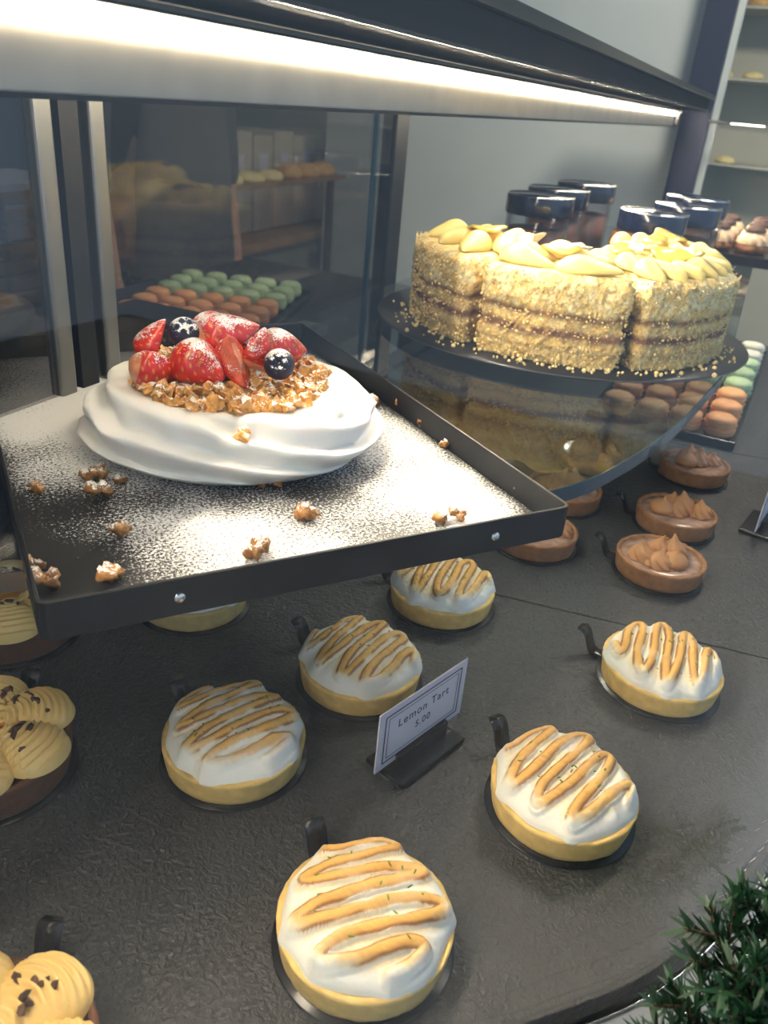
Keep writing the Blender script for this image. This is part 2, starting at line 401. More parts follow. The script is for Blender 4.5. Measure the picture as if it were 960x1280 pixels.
ob('added_light_block', box_mesh('added_light_block', (.030, 2.96, .0012), BLACKMATT), lt, (-.2575, .94, -.0066))  # added lip that keeps the diffuser's light off the shelf underside
ob('channel_foot', box_mesh('channel_foot', (.009, 2.96, .0022), BLACKM), lt, (-.2745, .94, -.0406))
ob('diffuser', box_mesh('diffuser', (.004, 2.94, .0064), LEDM), lt, (-.27405, .94, -.0118))
ob('hidden_rear_strip', box_mesh('hidden_rear_strip', (.012, 2.94, .008), LEDR, .0015), lt, (-.2832, .94, -.0335))  # unseen strip added behind the channel to light pavlova and tray
ob('end_cap', box_mesh('end_cap', (.030, .008, .040), BLACKM, .001), lt, (-.2765, 2.424, -.0205))

# unseen lamps added to brighten the far wall, macarons and back room
def added_lamp(x, y, z, e, sz, lab):
    t = thing('fill_lamp', lab, 'fill lamp', (x, y, z), 0)
    ob('lamp_housing', box_mesh('lamp_housing', (sz + .03, sz + .03, .05), BLACKM, .004), t, (0, 0, .03))
    ob('lamp_panel', box_mesh('lamp_panel', (sz, sz, .012), M('lamp_glow', (1, 1, 1), emit=((1, .88, .70), e))), t, (0, 0, -.001))
    v, f = tube([(0, 0, .05), (0, 0, 1.68 - z)], .004, 6); ob('cord', mk('cord', v, f, BLACKM), t)
added_lamp(.16, 1.75, 1.30, 62, .34, 'square warm lamp added out of view to light the far shelves and macarons')
added_lamp(-.95, 1.25, 1.30, 22, .22, 'small square lamp added out of view to light the back room')

# ------------------------------------------------------------------ tart boards
def tab_mesh():
    path = smooth_path([(-.006, .0009), (.003, .0011), (.0075, .003), (.0105, .0085), (.0130, .0145), (.0165, .0182), (.0205, .0178)], 22)
    W = .0058; V = []; n = len(path)
    T = np.gradient(path, axis=0); T /= np.linalg.norm(T, axis=1)[:, None]
    for i in range(n):
        ww = W * (1 - .5 * sstep(.85, 1.0, i / (n - 1)) * .6)
        for s, o_ in ((-1, 0), (1, 0), (1, .0009), (-1, .0009)):
            V.append((path[i, 0] - T[i, 1] * o_, s * ww, path[i, 1] + T[i, 0] * o_))
    F = grid_faces(4, n, True) + [(3, 2, 1, 0), tuple(range(4 * n - 4, 4 * n))]
    return mk('tab', V, F, BLACKP)
TAB = tab_mesh()
def board_mesh(R): return mk('board_disc', *lathe([(0, 0), (R - .0006, 0), (R, .0006), (R - .0006, .0012), (0, .0012)], 64), BLACKP)
BOARDS = {R: board_mesh(R) for R in (.0445, .041, .0475)}
def tart_board(x, y, tab_deg, R, label, group):
    t = thing('tart_board', label, 'tart board', (x, y, .0002), math.radians(tab_deg), group)
    ob('board_disc', BOARDS[R], t); ob('tab', TAB, t, (R, 0, 0)); return t
Z0 = .0015

# ------------------------------------------------------------------ lemon meringue tarts
def crust_mesh(name, R, Hh, mat, seed, floor=.014, wall=.0035, chip=.0008):
    prof = [(0, 0), (R * .93, 0), (R * .955, .001), (R * .965, .004), (R * .98, Hh * .5), (R * .995, Hh * .85), (R, Hh * .97), (R - .0008, Hh), (R - wall * .6, Hh * 1.01), (R - wall, Hh * .98), (R - wall - .0006, floor + .001), (R - wall - .001, floor), (0, floor)]
    def wob(V):
        r = np.hypot(V[:, 0], V[:, 1]) + 1e-9; n1 = fbm(V * 90, seed) - .5; n2 = fbm(V * 400, seed + 5) - .5
        k = 1 + (n1 * .03 + n2 * .018) * (V[:, 2] > .0005)
        V = V.copy(); V[:, 0] *= k; V[:, 1] *= k
        V[:, 2] += np.where(V[:, 2] > Hh * .9, (n2 * 2) * chip, 0); return V
    v, f = lathe(prof, 120, wob); return mk(name, v, f, mat)

def meringue_mesh(seed, ang, R=.0424, cyc=3.2):
    cyc += .55
    NT, NR = 260, 84; r_ = np.random.default_rng(seed)
    th = np.linspace(0, 2 * PI, NT, endpoint=False)
    # serpentine piped stroke with round turns
    K = 700; ph = np.linspace(0, cyc * 2 * PI, K); p0 = r_.uniform(0, 1.2)
    lin = ph - 1.08 * np.sin(2 * (ph + p0)) / 2; lin = (lin - lin[0]) / (lin[-1] - lin[0])
    b = (lin * 2 - 1) * .85 * R
    tri = np.arcsin(.84 * np.sin(ph + p0)) / math.asin(.84)
    Lh = np.sqrt(np.maximum((R * .95) ** 2 - b ** 2, 0)) * (.90 + .07 * np.sin(ph * .37 + seed)) - .0018
    a = tri * Lh + .0012 * np.sin(ph * .5 + seed); bb = b + .05 * a + .0008 * np.sin(ph * 1.7 + seed)
    ca, sa = math.cos(ang), math.sin(ang)
    S = np.stack([a * ca - bb * sa, a * sa + bb * ca], 1)
    e = np.stack([np.cos(th), np.sin(th)], 1) * R * .93
    de = np.sqrt(((e[:, None] - S[None]) ** 2).sum(-1)).min(1)
    out = R * (.925 + .085 * np.exp(-(de / .0055) ** 2)) * (1 + .02 * (vn(np.stack([np.cos(th) * 4, np.sin(th) * 4, th * 0 + seed], 1), seed) - .5) * 2)
    rr = np.linspace(0, 1, NR) ** .8
    X = rr[:, None] * out[None] * np.cos(th)[None]; Y = rr[:, None] * out[None] * np.sin(th)[None]
    P = np.stack([X.ravel(), Y.ravel()], 1); D = np.empty(len(P)); IDX = np.empty(len(P), int)
    for i in range(0, len(P), 4000):
        q = ((P[i:i + 4000, None] - S[None]) ** 2).sum(-1); IDX[i:i + 4000] = q.argmin(1); D[i:i + 4000] = np.sqrt(q.min(1))
    rq = np.repeat(rr, NT)
    wst = .0030 * (.85 + .3 * vn(np.column_stack([P * 120, np.zeros(len(P))]), seed + 3))
    s = D / wst
    p3 = np.column_stack([P * 1000, np.full(len(P), seed * 7.0)])
    n0_ = 1.2 * vn(np.column_stack([P * 90, np.ones(len(P))]), seed + 31)
    dome = .0095 * np.maximum(1 - rq ** 4.5, 0) ** .55 + .0032 * (1 - rq ** 2)
    rim_ = sstep(1.0, .90, rq)
    ridge = .0040 * np.clip(1 - (s / 1.30) ** 2, 0, 1) ** .75 * rim_
    crest = .0011 * np.exp(-((s - 1.18) / .13) ** 2) * rim_ * (.4 + n0_)
    lump = .0022 * (fbm(p3 * .10, seed + 9) - .5) + .0007 * (fbm(p3 * .5, seed + 2) - .5)
    Zv = .0166 + dome + ridge + crest + lump * rim_ * 1.4
    # toasting by the flame: strokes golden with browner outer rims and turns; hollows and skirt left white
    n1 = fbm(p3 * .07, seed + 20); n2 = fbm(p3 * .35, seed + 21)
    tn = S[IDX]; outer = (np.hypot(P[:, 0], P[:, 1]) > np.hypot(tn[:, 0], tn[:, 1]) - .0006)
    turn = np.abs(tri[IDX]) ** 4
    ang0 = np.arctan2(P[:, 1], P[:, 0]); front = .5 + .5 * np.cos(ang0 - math.radians(-66))      # the flame reached the outward side of the skirt less
    edgew = sstep(1.0, .80, rq + .14 * (n2 - .5) + .10 * front)
    stroke = sstep(1.15, .75, s) * edgew
    ivory = np.clip(.95 * sstep(2.8, 1.0, s) * sstep(.33, .58, n1 + .14 * outer) * sstep(1.0, .86, rq + .08 * front), 0, 1)
    toast = np.clip(stroke * (.86 + .3 * (n1 - .3)), 0, 1)
    dark = np.exp(-((s - .95) / .20) ** 2) * (.55 + .42 * turn * outer + .28 * outer) * sstep(.28, .58, n1 + .3 * turn) * edgew
    amt = {12: 1.12, 13: 1.3, 14: 1.4, 16: 1.1}.get(seed, 1.0)      # some tarts were torched longer
    ivory = np.clip(ivory * amt, 0, 1); dark = dark * amt
    white = np.array([.90, .88, .80]); iv = np.array([.87, .68, .34]); gold = np.array([.80, .43, .095]); brown = np.array([.30, .105, .022])
    c = white + (iv - white) * ivory[:, None]
    c = c + (gold - c) * toast[:, None]
    c = c + (brown - c) * np.clip(dark * 1.7, 0, .92)[:, None]
    c = c + (white - c) * (.75 * np.exp(-((s - 1.28) / .13) ** 2))[:, None]
    V = np.column_stack([P, Zv]); F = grid_faces(NT, NR, True)
    # skirt folded under the rim
    edge = V[-NT:]; base = len(V) - NT
    lo = edge.copy(); lo[:, :2] *= 1.012; lo[:, 2] = .0158; lo2 = edge.copy(); lo2[:, :2] *= .94; lo2[:, 2] = .0150
    V = np.vstack([V, lo, lo2])
    for lev in range(2):
        A = base + lev * NT
        for i in range(NT): i2 = (i + 1) % NT; F.append((A + i, A + i2, A + NT + i2, A + NT + i))
    c = np.vstack([c, np.repeat(white[None], 2 * NT, 0)])
    return mk('meringue', V, F, MERING, col=c)

zs_v, zs_f = join([(np.array(v) * np.array([(.0016), .00035, .0003]) , f) for v, f in [ico(1)]])
def zest_mesh(seed, n=16, R=.028, z=.0305):
    r_ = np.random.default_rng(seed); parts = []
    for k in range(n):
        a = r_.uniform(0, PI * 2); rad = R * math.sqrt(r_.uniform()); t = r_.uniform(0, PI); L_ = r_.uniform(.5, 1.1)
        v = np.array(zs_v) * [L_ * 1.25, 1.5, 1.4]; v = np.column_stack([v[:, 0] * math.cos(t) - v[:, 1] * math.sin(t), v[:, 0] * math.sin(t) + v[:, 1] * math.cos(t), v[:, 2]])
        parts.append((v + [rad * math.cos(a), rad * math.sin(a), 0], zs_f))
    return parts
def lemon_tart(x, y, ang, seed, label, tab, blabel, cyc=3.2):
    tart_board(x, y, tab, .0445, blabel, 'black tart boards under the lemon tarts')
    t = thing('lemon_meringue_tart', label, 'tart', (x, y, Z0), 0, 'lemon meringue tarts')
    ob('crust', crust_mesh('crust', .0425, .0165, CRUST, seed), t)
    ob('filling', mk('filling', *lathe([(0, .0142), (.0383, .0142), (.0383, .0155), (0, .0156)], 48), CURD), t)
    me = meringue_mesh(seed, math.radians(ang), cyc=cyc); mo = ob('meringue', me, t)
    mv = np.empty(len(me.vertices) * 3); me.vertices.foreach_get('co', mv); mv = mv.reshape(-1, 3)
    parts = []
    for v, f in zest_mesh(seed + 50):
        c = v.mean(0); i = ((mv[:, :2] - c[:2]) ** 2).sum(1).argmin(); v = v + [0, 0, mv[i, 2] + .0002]; parts.append((v, f))
    under(ob('lime_zest', mk('lime_zest', *join(parts), ZEST), t, kind='stuff'), mo)
    return t
LT = [
    (-.0865, .2398, 40, 11, 'lemon meringue tart nearest the glass, largest in view, toasted swirls with lime flecks', 143, 'black board with tab under the nearest and largest lemon tart', 3.1),
    (-.2085, .3121, 61, 12, 'lemon meringue tart between the caramel tart and the price card, left of the card', 160, 'black board under the lemon tart left of the price card', 3.4),
    (-.1743, .4157, 79, 13, 'lemon meringue tart directly behind the lemon price card', 165, 'black board under the lemon tart directly behind the price card', 3.2),
    (-.1591, .5370, 90, 14, 'lemon meringue tart just below the right half of the sugared tray front edge', 172, 'black board under the lemon tart near the tray right corner', 3.3),
    (-.0203, .3700, 68, 15, 'lemon meringue tart to the right of the price card, with its board tab showing', 147, 'black board with tab under the lemon tart right of the price card', 3.0),
    (.0167, .5230, 90, 16, 'lemon meringue tart in front of the chocolate tarts, farthest right of its kind', 168, 'black board with tall tab under the farthest right lemon tart', 3.2),
    (-.3271, .4331, 65, 17, 'lemon meringue tart mostly hidden under the sugared tray front edge', 165, 'black board under the lemon tart hidden by the sugared tray', 3.2),
]
for x, y, a, s, lab, tab, bl, cyc in LT: lemon_tart(x, y, a, s, lab, tab, bl, cyc)

# ------------------------------------------------------------------ chocolate tarts
def dollop_mesh(seed, R=.0095, Hh=.018, lobes=7, bend=.25):
    n, m = 56, 22; V = []; r_ = np.random.default_rng(seed); ba = r_.uniform(0, 6.28)
    for j in range(m):
        t = j / (m - 1); z = Hh * t
        rad = R * (max(1 - t, 0) ** .62) * (1 + .55 * t * (1 - t) * 1.2) if t < 1 else 0
        rad = R * ((1 - t ** 1.6) ** .9) * (1 - .45 * sstep(.45, .8, t)) + .0004
        if j == 0: rad = R * .86
        for k in range(n):
            a = 2 * PI * k / n; rr = rad * (1 + .17 * (1 - abs(math.sin(lobes / 2 * (a + t * 1.7)))) * -1.4 * (1 - .3 * t))
            V.append((rr * math.cos(a) + bend * R * t ** 3 * math.cos(ba), rr * math.sin(a) + bend * R * t ** 3 * math.sin(ba), z))
    V.append((0, 0, 0)); F = grid_faces(n, m, True) + [tuple(range((m - 1) * n, m * n))] + [(len(V) - 1, (k + 1) % n, k) for k in range(n)]
    return mk('cream_dollop', V, F, CHOC_CREAM)
def blob_mesh(seed, R=.0112, Hh=.0125):
    v, f = lathe([(0, 0), (R * .85, 0), (R, Hh * .25), (R * .97, Hh * .45), (R * .75, Hh * .68), (R * .4, Hh * .85), (R * .12, Hh * 1.0), (R * .04, Hh * 1.18), (0, Hh * 1.22)], 40)
    return mk('cream_dollop', v, f, CHOC_CREAM)
DOL = [dollop_mesh(s, Hh=h_, R=r_) for s, h_, r_ in ((1, .0165, .0128), (2, .0195, .0120), (3, .0150, .0130))] + [blob_mesh(4)]
def choc_tart(x, y, seed, label, tab, blabel, spots):
    tart_board(x, y, tab, .041, blabel, 'black tart boards under the chocolate tarts')
    t = thing('chocolate_tart', label, 'tart', (x, y, Z0), 0, 'chocolate cream tarts')
    ob('crust', crust_mesh('crust', .0393, .0175, CHOC_CRUST, seed, chip=.0011), t)
    def wob(V):
        V = V.copy(); V[:, 2] += np.where(V[:, 2] > .0142, .0012 * (fbm(V * 60, seed) - .5), 0); return V
    ob('ganache', mk('ganache', *lathe([(0, .014), (.0355, .014), (.0355, .0158), (.030, .0155)] + [(r, .0155) for r in (.024, .018, .012, .006)] + [(0, .0155)], 64, wob), GANACHE), t)
    r_ = random.Random(seed)
    for (dx, dy, k, s) in spots:
        ob('cream_dollop', DOL[k], t, (dx, dy, .0152), (0, 0, r_.uniform(0, 6)), (s, s, s))
    return t
# spots: image-right is about (.93,.37) and image-down about (.37,-.93) on the deck plan
def rd(u, v): return (.93 * u + .37 * v, .37 * u - .93 * v)
S1 = [(*rd(-.018, .004), 0, 1.05), (*rd(-.006, .014), 2, 1.05), (*rd(.008, .012), 3, 1.05), (*rd(-.002, -.006), 1, 1.05), (*rd(.011, -.004), 1, 1.1)]
S2 = [(*rd(-.016, .002), 3, 1.15), (*rd(-.003, .004), 2, 1.0), (*rd(.006, -.003), 1, 1.15), (*rd(.022, .004), 0, 1.0), (*rd(-.002, -.012), 1, .9)]
S3 = [(*rd(-.012, .004), 3, 1.15), (*rd(.002, .000), 1, 1.1), (*rd(-.004, -.012), 0, 1.1), (*rd(.020, -.004), 0, .9)]
choc_tart(-.0048, .6875, 31, 'chocolate tart with brown rim and cream peaks, nearest of the right-hand three', 172, 'black board with tab under the nearest right-hand chocolate tart', S1)
choc_tart(-.0028, .7947, 32, 'chocolate tart with cream peaks, middle of the right-hand three', 176, 'black board with tab under the middle right-hand chocolate tart', S2)
choc_tart(.0015, .9417, 33, 'chocolate tart with cream peaks by the macaron tray, farthest of three', 176, 'black board with tab under the chocolate tart by the macarons', S3)
choc_tart(-.1185, .6768, 34, 'chocolate tart half hidden under the right corner of the sugared tray', 170, 'black board under the chocolate tart at the tray corner', S2)
choc_tart(-.1165, .7846, 35, 'chocolate tart partly under the glass shelf edge behind the tray corner one', 170, 'black board under the chocolate tart below the shelf edge', S1)
choc_tart(-.1130, .9050, 36, 'chocolate tart seen through the glass shelf in front of the macarons', 170, 'black board under the chocolate tart seen through the shelf', S3)

# ------------------------------------------------------------------ caramel tarts
def petal_mesh():
    nu, nv = 72, 34; V = []
    for j in range(nv):
        rho = j / (nv - 1)
        for i in range(nu):
            f = 2 * PI * i / nu; x = .0015 + .0200 * rho * math.cos(f); y = .0168 * rho * math.sin(f) * (1 + .22 * math.cos(f))
            pr_ = max(1 - rho ** 2.3, 0) ** .55
            d = math.hypot((x + .019), y * 1.15); z = .0125 * pr_ * (1 - .12 * (x / .02)) + .0012 * math.sin(d * 2 * PI / .0034) * sstep(0, .35, pr_)
            V.append((x, y, max(z, 0)))
    return mk('cream_petal', V, grid_faces(nu, nv, True), CUSTARD)
PETAL = petal_mesh()
iv1, if1 = ico(1)
def nib_mesh(s):
    r_ = np.random.default_rng(s); v = np.array(iv1) * [.0022, .0015, .0012] * (1.0 + .9 * r_.uniform(size=(len(iv1), 1))); return mk('cocoa_nib', v, if1, NIB, smooth=False)
NIBS = [nib_mesh(s) for s in range(4)]
def caramel_tart(x, y, seed, label, tab, blabel, rot0):
    tart_board(x, y, tab, .0475, blabel, 'black tart boards under the caramel tarts')
    t = thing('caramel_cream_tart', label, 'tart', (x, y, Z0), 0, 'caramel cream tarts')
    ob('crust', crust_mesh('crust', .0455, .0215, DARK_CRUST, seed, floor=.019), t)
    r_ = random.Random(seed)
    for k in range(6):
        a = rot0 + k * PI / 3; ob('cream_petal', PETAL, t, (.0258 * math.cos(a), .0258 * math.sin(a), .0216), (0, 0, a), (1.14, 1.12, 1.1))
        for q in range(7):
            aa = a + r_.uniform(-.38, .38); rr = r_.uniform(.019, .034); u = (rr * math.sin(aa - a)) / .0175
            z = .0216 + .0138 * max(.2, 1 - u * u) ** .5 * (1.0 if rr < .029 else .86) + .0006
            ob('cocoa_nib', NIBS[r_.randrange(4)], t, (rr * math.cos(aa), rr * math.sin(aa), z), (r_.uniform(0, 1), r_.uniform(0, 1), r_.uniform(0, 6)), (1, 1, 1))
    # smooth cream nest holding the caramel
    ob('cream_nest', mk('cream_nest', *lathe([(0, .026), (.0105, .0265), (.0125, .0305), (.0150, .0338), (.0180, .0325), (.0195, .027), (.018, .021), (0, .0205)][::-1], 60, lambda V: V * (1 + .05 * (fbm(V * 90, seed)[:, None] - .5))), CUSTARD), t)
    ob('caramel', mk('caramel', *lathe([(0, .0262), (.0118, .0262), (.0122, .0292), (.010, .0301), (0, .0303)], 48), CARAMEL), t)
    return t
caramel_tart(-.3240, .2355, 41, 'caramel tart with piped custard petals and cocoa nibs below the tray left corner', 114, 'black board with tab under the caramel tart below the tray corner', .15)
caramel_tart(-.1895, .1080, 42, 'caramel tart with cocoa nibs cut off by the bottom left corner of the photo', 110, 'black board with tab under the bottom left caramel tart', .42)
caramel_tart(-.4150, .3400, 43, 'caramel tart in shade under the glass shelf behind the tray left corner', 150, 'black board under the shaded caramel tart beneath the glass shelf', .3)

# ------------------------------------------------------------------ price cards
def price_card(x, y, rz, label, hlabel, text, w_=.0810, h_=.044):
    h = thing('card_holder', hlabel, 'card holder', (x, y, .0004), rz)
    ob('base', box_mesh('base', (.060, .031, .0042), BLACKP, .001), h, (0, 0, .0022))
    ob('clip', box_mesh('clip', (.047, .0035, .012), BLACKP, .001), h, (0, -.0036, .0095))
    ob('clip', box_mesh('clip', (.047, .0030, .020), BLACKP, .001), h, (0, .0012, .0135))
    c = thing('price_card', label, 'price card', (x, y, 0), rz)
    def P(name, size, center, mat): return ob(name, box_mesh(name, size, mat), c, center)
    sheet = P('card_sheet', (w_, .0009, h_), (0, -.0011, .0105 + h_ / 2), PAPER)
    cz = .0105 + h_ / 2
    def frame(dx, dz, t):
        bs = []
        for s in (-1, 1):
            bm_ = [(0, cz + s * dz, 2 * dx, t), (s * dx, cz, t, 2 * dz)]
            for X, Zc, sx, sz in bm_:
                a = [(X - sx / 2, -.00175, Zc - sz / 2), (X + sx / 2, -.00175, Zc - sz / 2), (X + sx / 2, -.00175, Zc + sz / 2), (X - sx / 2, -.00175, Zc + sz / 2)]
                bs.append((np.array(a), [(0, 1, 2, 3)]))
        return mk('border_line', *join(bs), INK, smooth=False)
    under(ob('border_line', frame(w_ / 2 - .0055, h_ / 2 - .0045, .0010), c), sheet); under(ob('border_line', frame(w_ / 2 - .0085, h_ / 2 - .0072, .0005), c), sheet)
    for i, (s, zz, sz) in enumerate(text):
        cu = bpy.data.curves.new('lettering', 'FONT'); cu.body = s; cu.size = sz; cu.align_x = 'CENTER'; cu.align_y = 'CENTER'; cu.extrude = .00005; cu.space_character = 1.15
        to = bpy.data.objects.new('lettering', cu); COL.objects.link(to); bpy.context.view_layer.update()
        me = bpy.data.meshes.new_from_object(to.evaluated_get(bpy.context.evaluated_depsgraph_get())); bpy.data.objects.remove(to)
        me.materials.clear(); me.materials.append(INK); under(ob('lettering', me, c, (0, -.0017, cz + zz), (PI / 2, 0, 0)), sheet)
price_card(-.1118, .3690, math.radians(71.3), 'white bordered price card lettered Lemon Tart among the lemon tarts', 'black plastic card holder among the lemon tarts', [('Lemon Tart', .0065, .0086), ('5.00', -.0040, .0074)])
price_card(.0800, .8460, math.radians(78), 'white price card seen edge-on beside the chocolate tarts', 'black card holder beside the chocolate tarts at the right edge', [])

# ------------------------------------------------------------------ sugared tray
TA = .51764 - AZ * 0
FL = np.array([-.2393, .2074]); FR = np.array([-.0579, .4386]); BR = np.array([-.3836, .6949])
ta = math.atan2(FR[1] - FL[1], FR[0] - FL[0]); TW = float(np.hypot(*(FR - FL))); TL = float(np.hypot(*(BR - FR)))
TC = (FL + BR) / 2
tray = thing('baking_tray', 'large black baking tray dusted with icing sugar under the pavlova', 'tray', (TC[0], TC[1], .1402), ta)
def tloc(x, y):       # world plan -> tray plan
    dx, dy = x - TC[0], y - TC[1]; return dx * math.cos(ta) + dy * math.sin(ta), -dx * math.sin(ta) + dy * math.cos(ta)
nx, ny = 90, 126
gx, gy = np.meshgrid(np.linspace(-TW / 2 + .003, TW / 2 - .003, nx), np.linspace(-TL / 2 + .003, TL / 2 - .003, ny))
def gs(wx, wy, s):
    a, b = tloc(wx, wy); return np.exp(-((gx - a) ** 2 + (gy - b) ** 2) / (2 * s * s))
low = fbm(np.stack([gx * 22, gy * 22, gx * 0], -1), 77, 3)
den = .40 + .55 * (low - .5)
den += .50 * gs(-.41, .42, .055) + .35 * gs(-.47, .52, .06) + .22 * gs(-.17, .50, .05) + .24 * gs(-.12, .46, .035) + .22 * gs(-.21, .345, .035) + .15 * gs(-.26, .30, .03) + .3 * gs(-.33, .60, .06)
den -= .60 * gs(-.265, .238, .036) + .28 * gs(-.205, .400, .026) + .2 * gs(-.315, .31, .02) + .12 * gs(-.24, .36, .02)  # bare corner; dark patches at the pavlova's front base paint in its shadow
mgn = np.minimum(TW / 2 - np.abs(gx), TL / 2 - np.abs(gy)); den -= .35 * np.exp(-mgn / .006)
den -= .3 * np.exp(-(TW / 2 - gx) / .012)
V = np.column_stack([gx.ravel(), gy.ravel(), np.full(gx.size, .0018)]); 
ob('tray_floor', mk('tray_floor', V, grid_faces(nx, ny), sugar_tray_material(), col=np.repeat(den.reshape(-1, 1), 3, 1)), tray)
def rim():
    hx, hy, t, Hh = TW / 2, TL / 2, .0022, .0198; ins = .0035
    bm = bmesh.new()
    loops = []
    for (ex, ez) in ((0, 0), (0, Hh - .0004), (-.0005, Hh), (-t + .0004, Hh), (-t, Hh - .0004), (-t - .001, .0016), (-t - .001, .0009)):
        L_ = []
        r = .006
        for sx, sy, a0 in ((1, 1, 0), (-1, 1, PI / 2), (-1, -1, PI), (1, -1, 1.5 * PI)):
            for k in range(5):
                a = a0 + k * PI / 8; L_.append(bm.verts.new((sx * (hx - r) + (r + ex) * math.cos(a), sy * (hy - r) + (r + ex) * math.sin(a), ez)))
        loops.append(L_)
    n = len(loops[0])
    for A, B in zip(loops[:-1], loops[1:]):
        for k in range(n): bm.faces.new((A[k], A[(k + 1) % n], B[(k + 1) % n], B[k]))
    bm.faces.new(loops[0][::-1])
    # the left rim is a little dented
    for v in bm.verts:
        if v.co.x < -hx + .012 and v.co.z > .004: v.co.x += .0
    me = bpy.data.meshes.new('rim'); bm.to_mesh(me); bm.free(); me.materials.append(BLACKM); return me
ob('rim', rim(), tray)
RIV = mk('rivet', *lathe([(.0028, 0), (.0027, .0006), (.0016, .0011), (0, .0012)], 16), CHROME)
for wx, wy in ((-.2008, .2558), (-.0923, .3976)):
    a, b = tloc(wx, wy); r = ob('rivet', RIV, tray, (a, -TL / 2 - .0001, .0095), (PI / 2, 0, 0)); r['label'] = 'small bright rivet on the front rim'

# ------------------------------------------------------------------ pavlova
PC = (-.298, .446); PZ = .1424
pav = thing('pavlova', 'white meringue pavlova topped with strawberries, blueberries and granola on the sugared tray', 'pavlova', (PC[0], PC[1], PZ))
def pavlova_base():
    nu, nv = 300, 96; th = np.linspace(0, 2 * PI, nu, endpoint=False)
    prof = smooth_path([(.080, 0), (.090, .006), (.0955, .014), (.094, .022), (.089, .030), (.082, .037), (.074, .0415), (.066, .0425), (.058, .0405), (.040, .039), (.0005, .0385)], nv)
    V = []
    T_, J = np.meshgrid(th, np.arange(nv)); R_ = prof[J, 0]; Z_ = prof[J, 1]
    cyl = np.stack([np.cos(T_) * 2.2, np.sin(T_) * 2.2, Z_ * 40], -1)
    wv = fbm(cyl * .8, 5, 3) - .5; wv2 = fbm(cyl * 1.1 + 9, 6, 3)
    # spatula strokes wind round the side: slow swell then a sharp lip
    per = .0155; ph = (Z_ + .0085 * np.sin(T_ * 1.0 + .6) + .0042 * np.sin(2 * T_ + 2.0) + .010 * wv + T_ / (2 * PI) * per) / per
    saw = ph - np.floor(ph); saw = np.where(saw < .80, saw / .80, (1 - saw) / .20); saw = sstep(0, 1, saw)
    side = sstep(0, .25, J / nv) * sstep(.80, .55, J / nv)
    R_ = R_ + (.0120 * (saw - .45) * (.30 + 1.2 * wv2) + .008 * wv) * side
    R_ = R_ * (1 + .02 * np.sin(T_ * 2 + .5) + .012 * np.sin(3 * T_ + 1))
    Z_ = Z_ + side * .0035 * (saw - .5) + .0035 * wv * sstep(.5, .7, J / nv)
    V = np.stack([R_ * np.cos(T_), R_ * np.sin(T_), np.maximum(Z_, 0)], -1).reshape(-1, 3)
    F = grid_faces(nu, nv, True) + [tuple(range(nu))[::-1]]
    return mk('meringue_base', V, F, MERW)
ob('meringue_base', pavlova_base(), pav)
def nugget_mesh(s):
    v, f = ico(2); v = np.array(v); n = fbm(v * 1.6, s, 2); n2 = fbm(v * 3.6, s + 8, 2)
    r_ = np.random.default_rng(s); v = v * np.clip(.95 + 2.2 * (n - .5) + 1.6 * (n2 - .5), .35, 1.7)[:, None] * r_.uniform(.75, 1.15, 3); return v * .0040, f
NUG = [mk('granola_nugget', *nugget_mesh(s), NUGGET, smooth=False) for s in range(8)]
r_ = random.Random(5); placed = []; cnt = 0
cdir = math.atan2(-PC[1], -PC[0])
def cz(r): return float(np.interp(r, [0, .022, .038, .050, .058, .066], [.050, .049, .046, .0425, .0415, .0435])) + .0008
while cnt < 298 and len(placed) < 6000:
    placed.append(1)
    a = r_.uniform(0, 2 * PI); r = .0645 * math.sqrt(r_.uniform(.06, 1)); x, y = r * math.cos(a), r * math.sin(a)
    if r < .040 and math.cos(a - cdir) < .1 and r_.random() < .6: continue
    z = cz(r) + r_.uniform(.0, .0045)
    s = r_.uniform(.85, 1.4)
    ob('granola_nugget', NUG[r_.randrange(8)], pav, (x, y, z), (r_.uniform(0, 6), r_.uniform(0, 6), r_.uniform(0, 6)), (s, s, s)); cnt += 1
# cream mound under the fruit
ob('cream_mound', mk('cream_mound', *lathe([(.058, .036), (.050, .0415), (.038, .0460), (.022, .0490), (0, .0500)], 64, lambda V: V * (1 + .06 * (fbm(V * 60, 3)[:, None] - .5))), M('vanilla_cream', (.86, .74, .48), rough=.5)), pav)
# fruit
def strawberry_mesh(cut, seed, Ln=.034, Wd=.014):
    nu, nv = 44, 34; V = []; C = []
    for j in range(nv):
        t = j / (nv - 1); rad = Wd * (math.sin(PI * t ** .72) ** .75 if 0 < t < 1 else 0) * (1.08 - .25 * t)
        for i in range(nu):
            a = 2 * PI * i / nu; p = np.array([t * Ln - Ln * .45, rad * math.cos(a), rad * math.sin(a)])
            pit = 0
            sd = (math.sin(i * 2 * PI / nu * 9 + (j // 3 % 2) * PI) > .75) and (j % 3 == 1)
            if sd: p[1:] *= .955
            cutz = {0: -9, 1: -.0005, 2: -.0005}[cut]
            c = (.60, .018, .010) if t > .16 else (.75, .30, .16)
            if sd: c = (.66, .30, .06)
            if cut and p[2] < cutz:
                q = abs(p[1]) / (rad + 1e-6)
                p[2] = cutz + .0009 * math.sin(9 * t) * (1 - q)
                c = (.80, .28, .16) if q < .45 and .15 < t < .7 else (.70, .055, .02)
            if cut == 2 and p[1] > .002: p[1] = .002; c = (.78, .16, .08) if abs(p[2]) < rad * .6 else (.66, .04, .02)
            V.append(p); C.append(c)
    return mk('strawberry', V, grid_faces(nu, nv, True), STRAW, col=np.array(C))
STR = [strawberry_mesh(c, 3) for c in (0, 1, 2)]
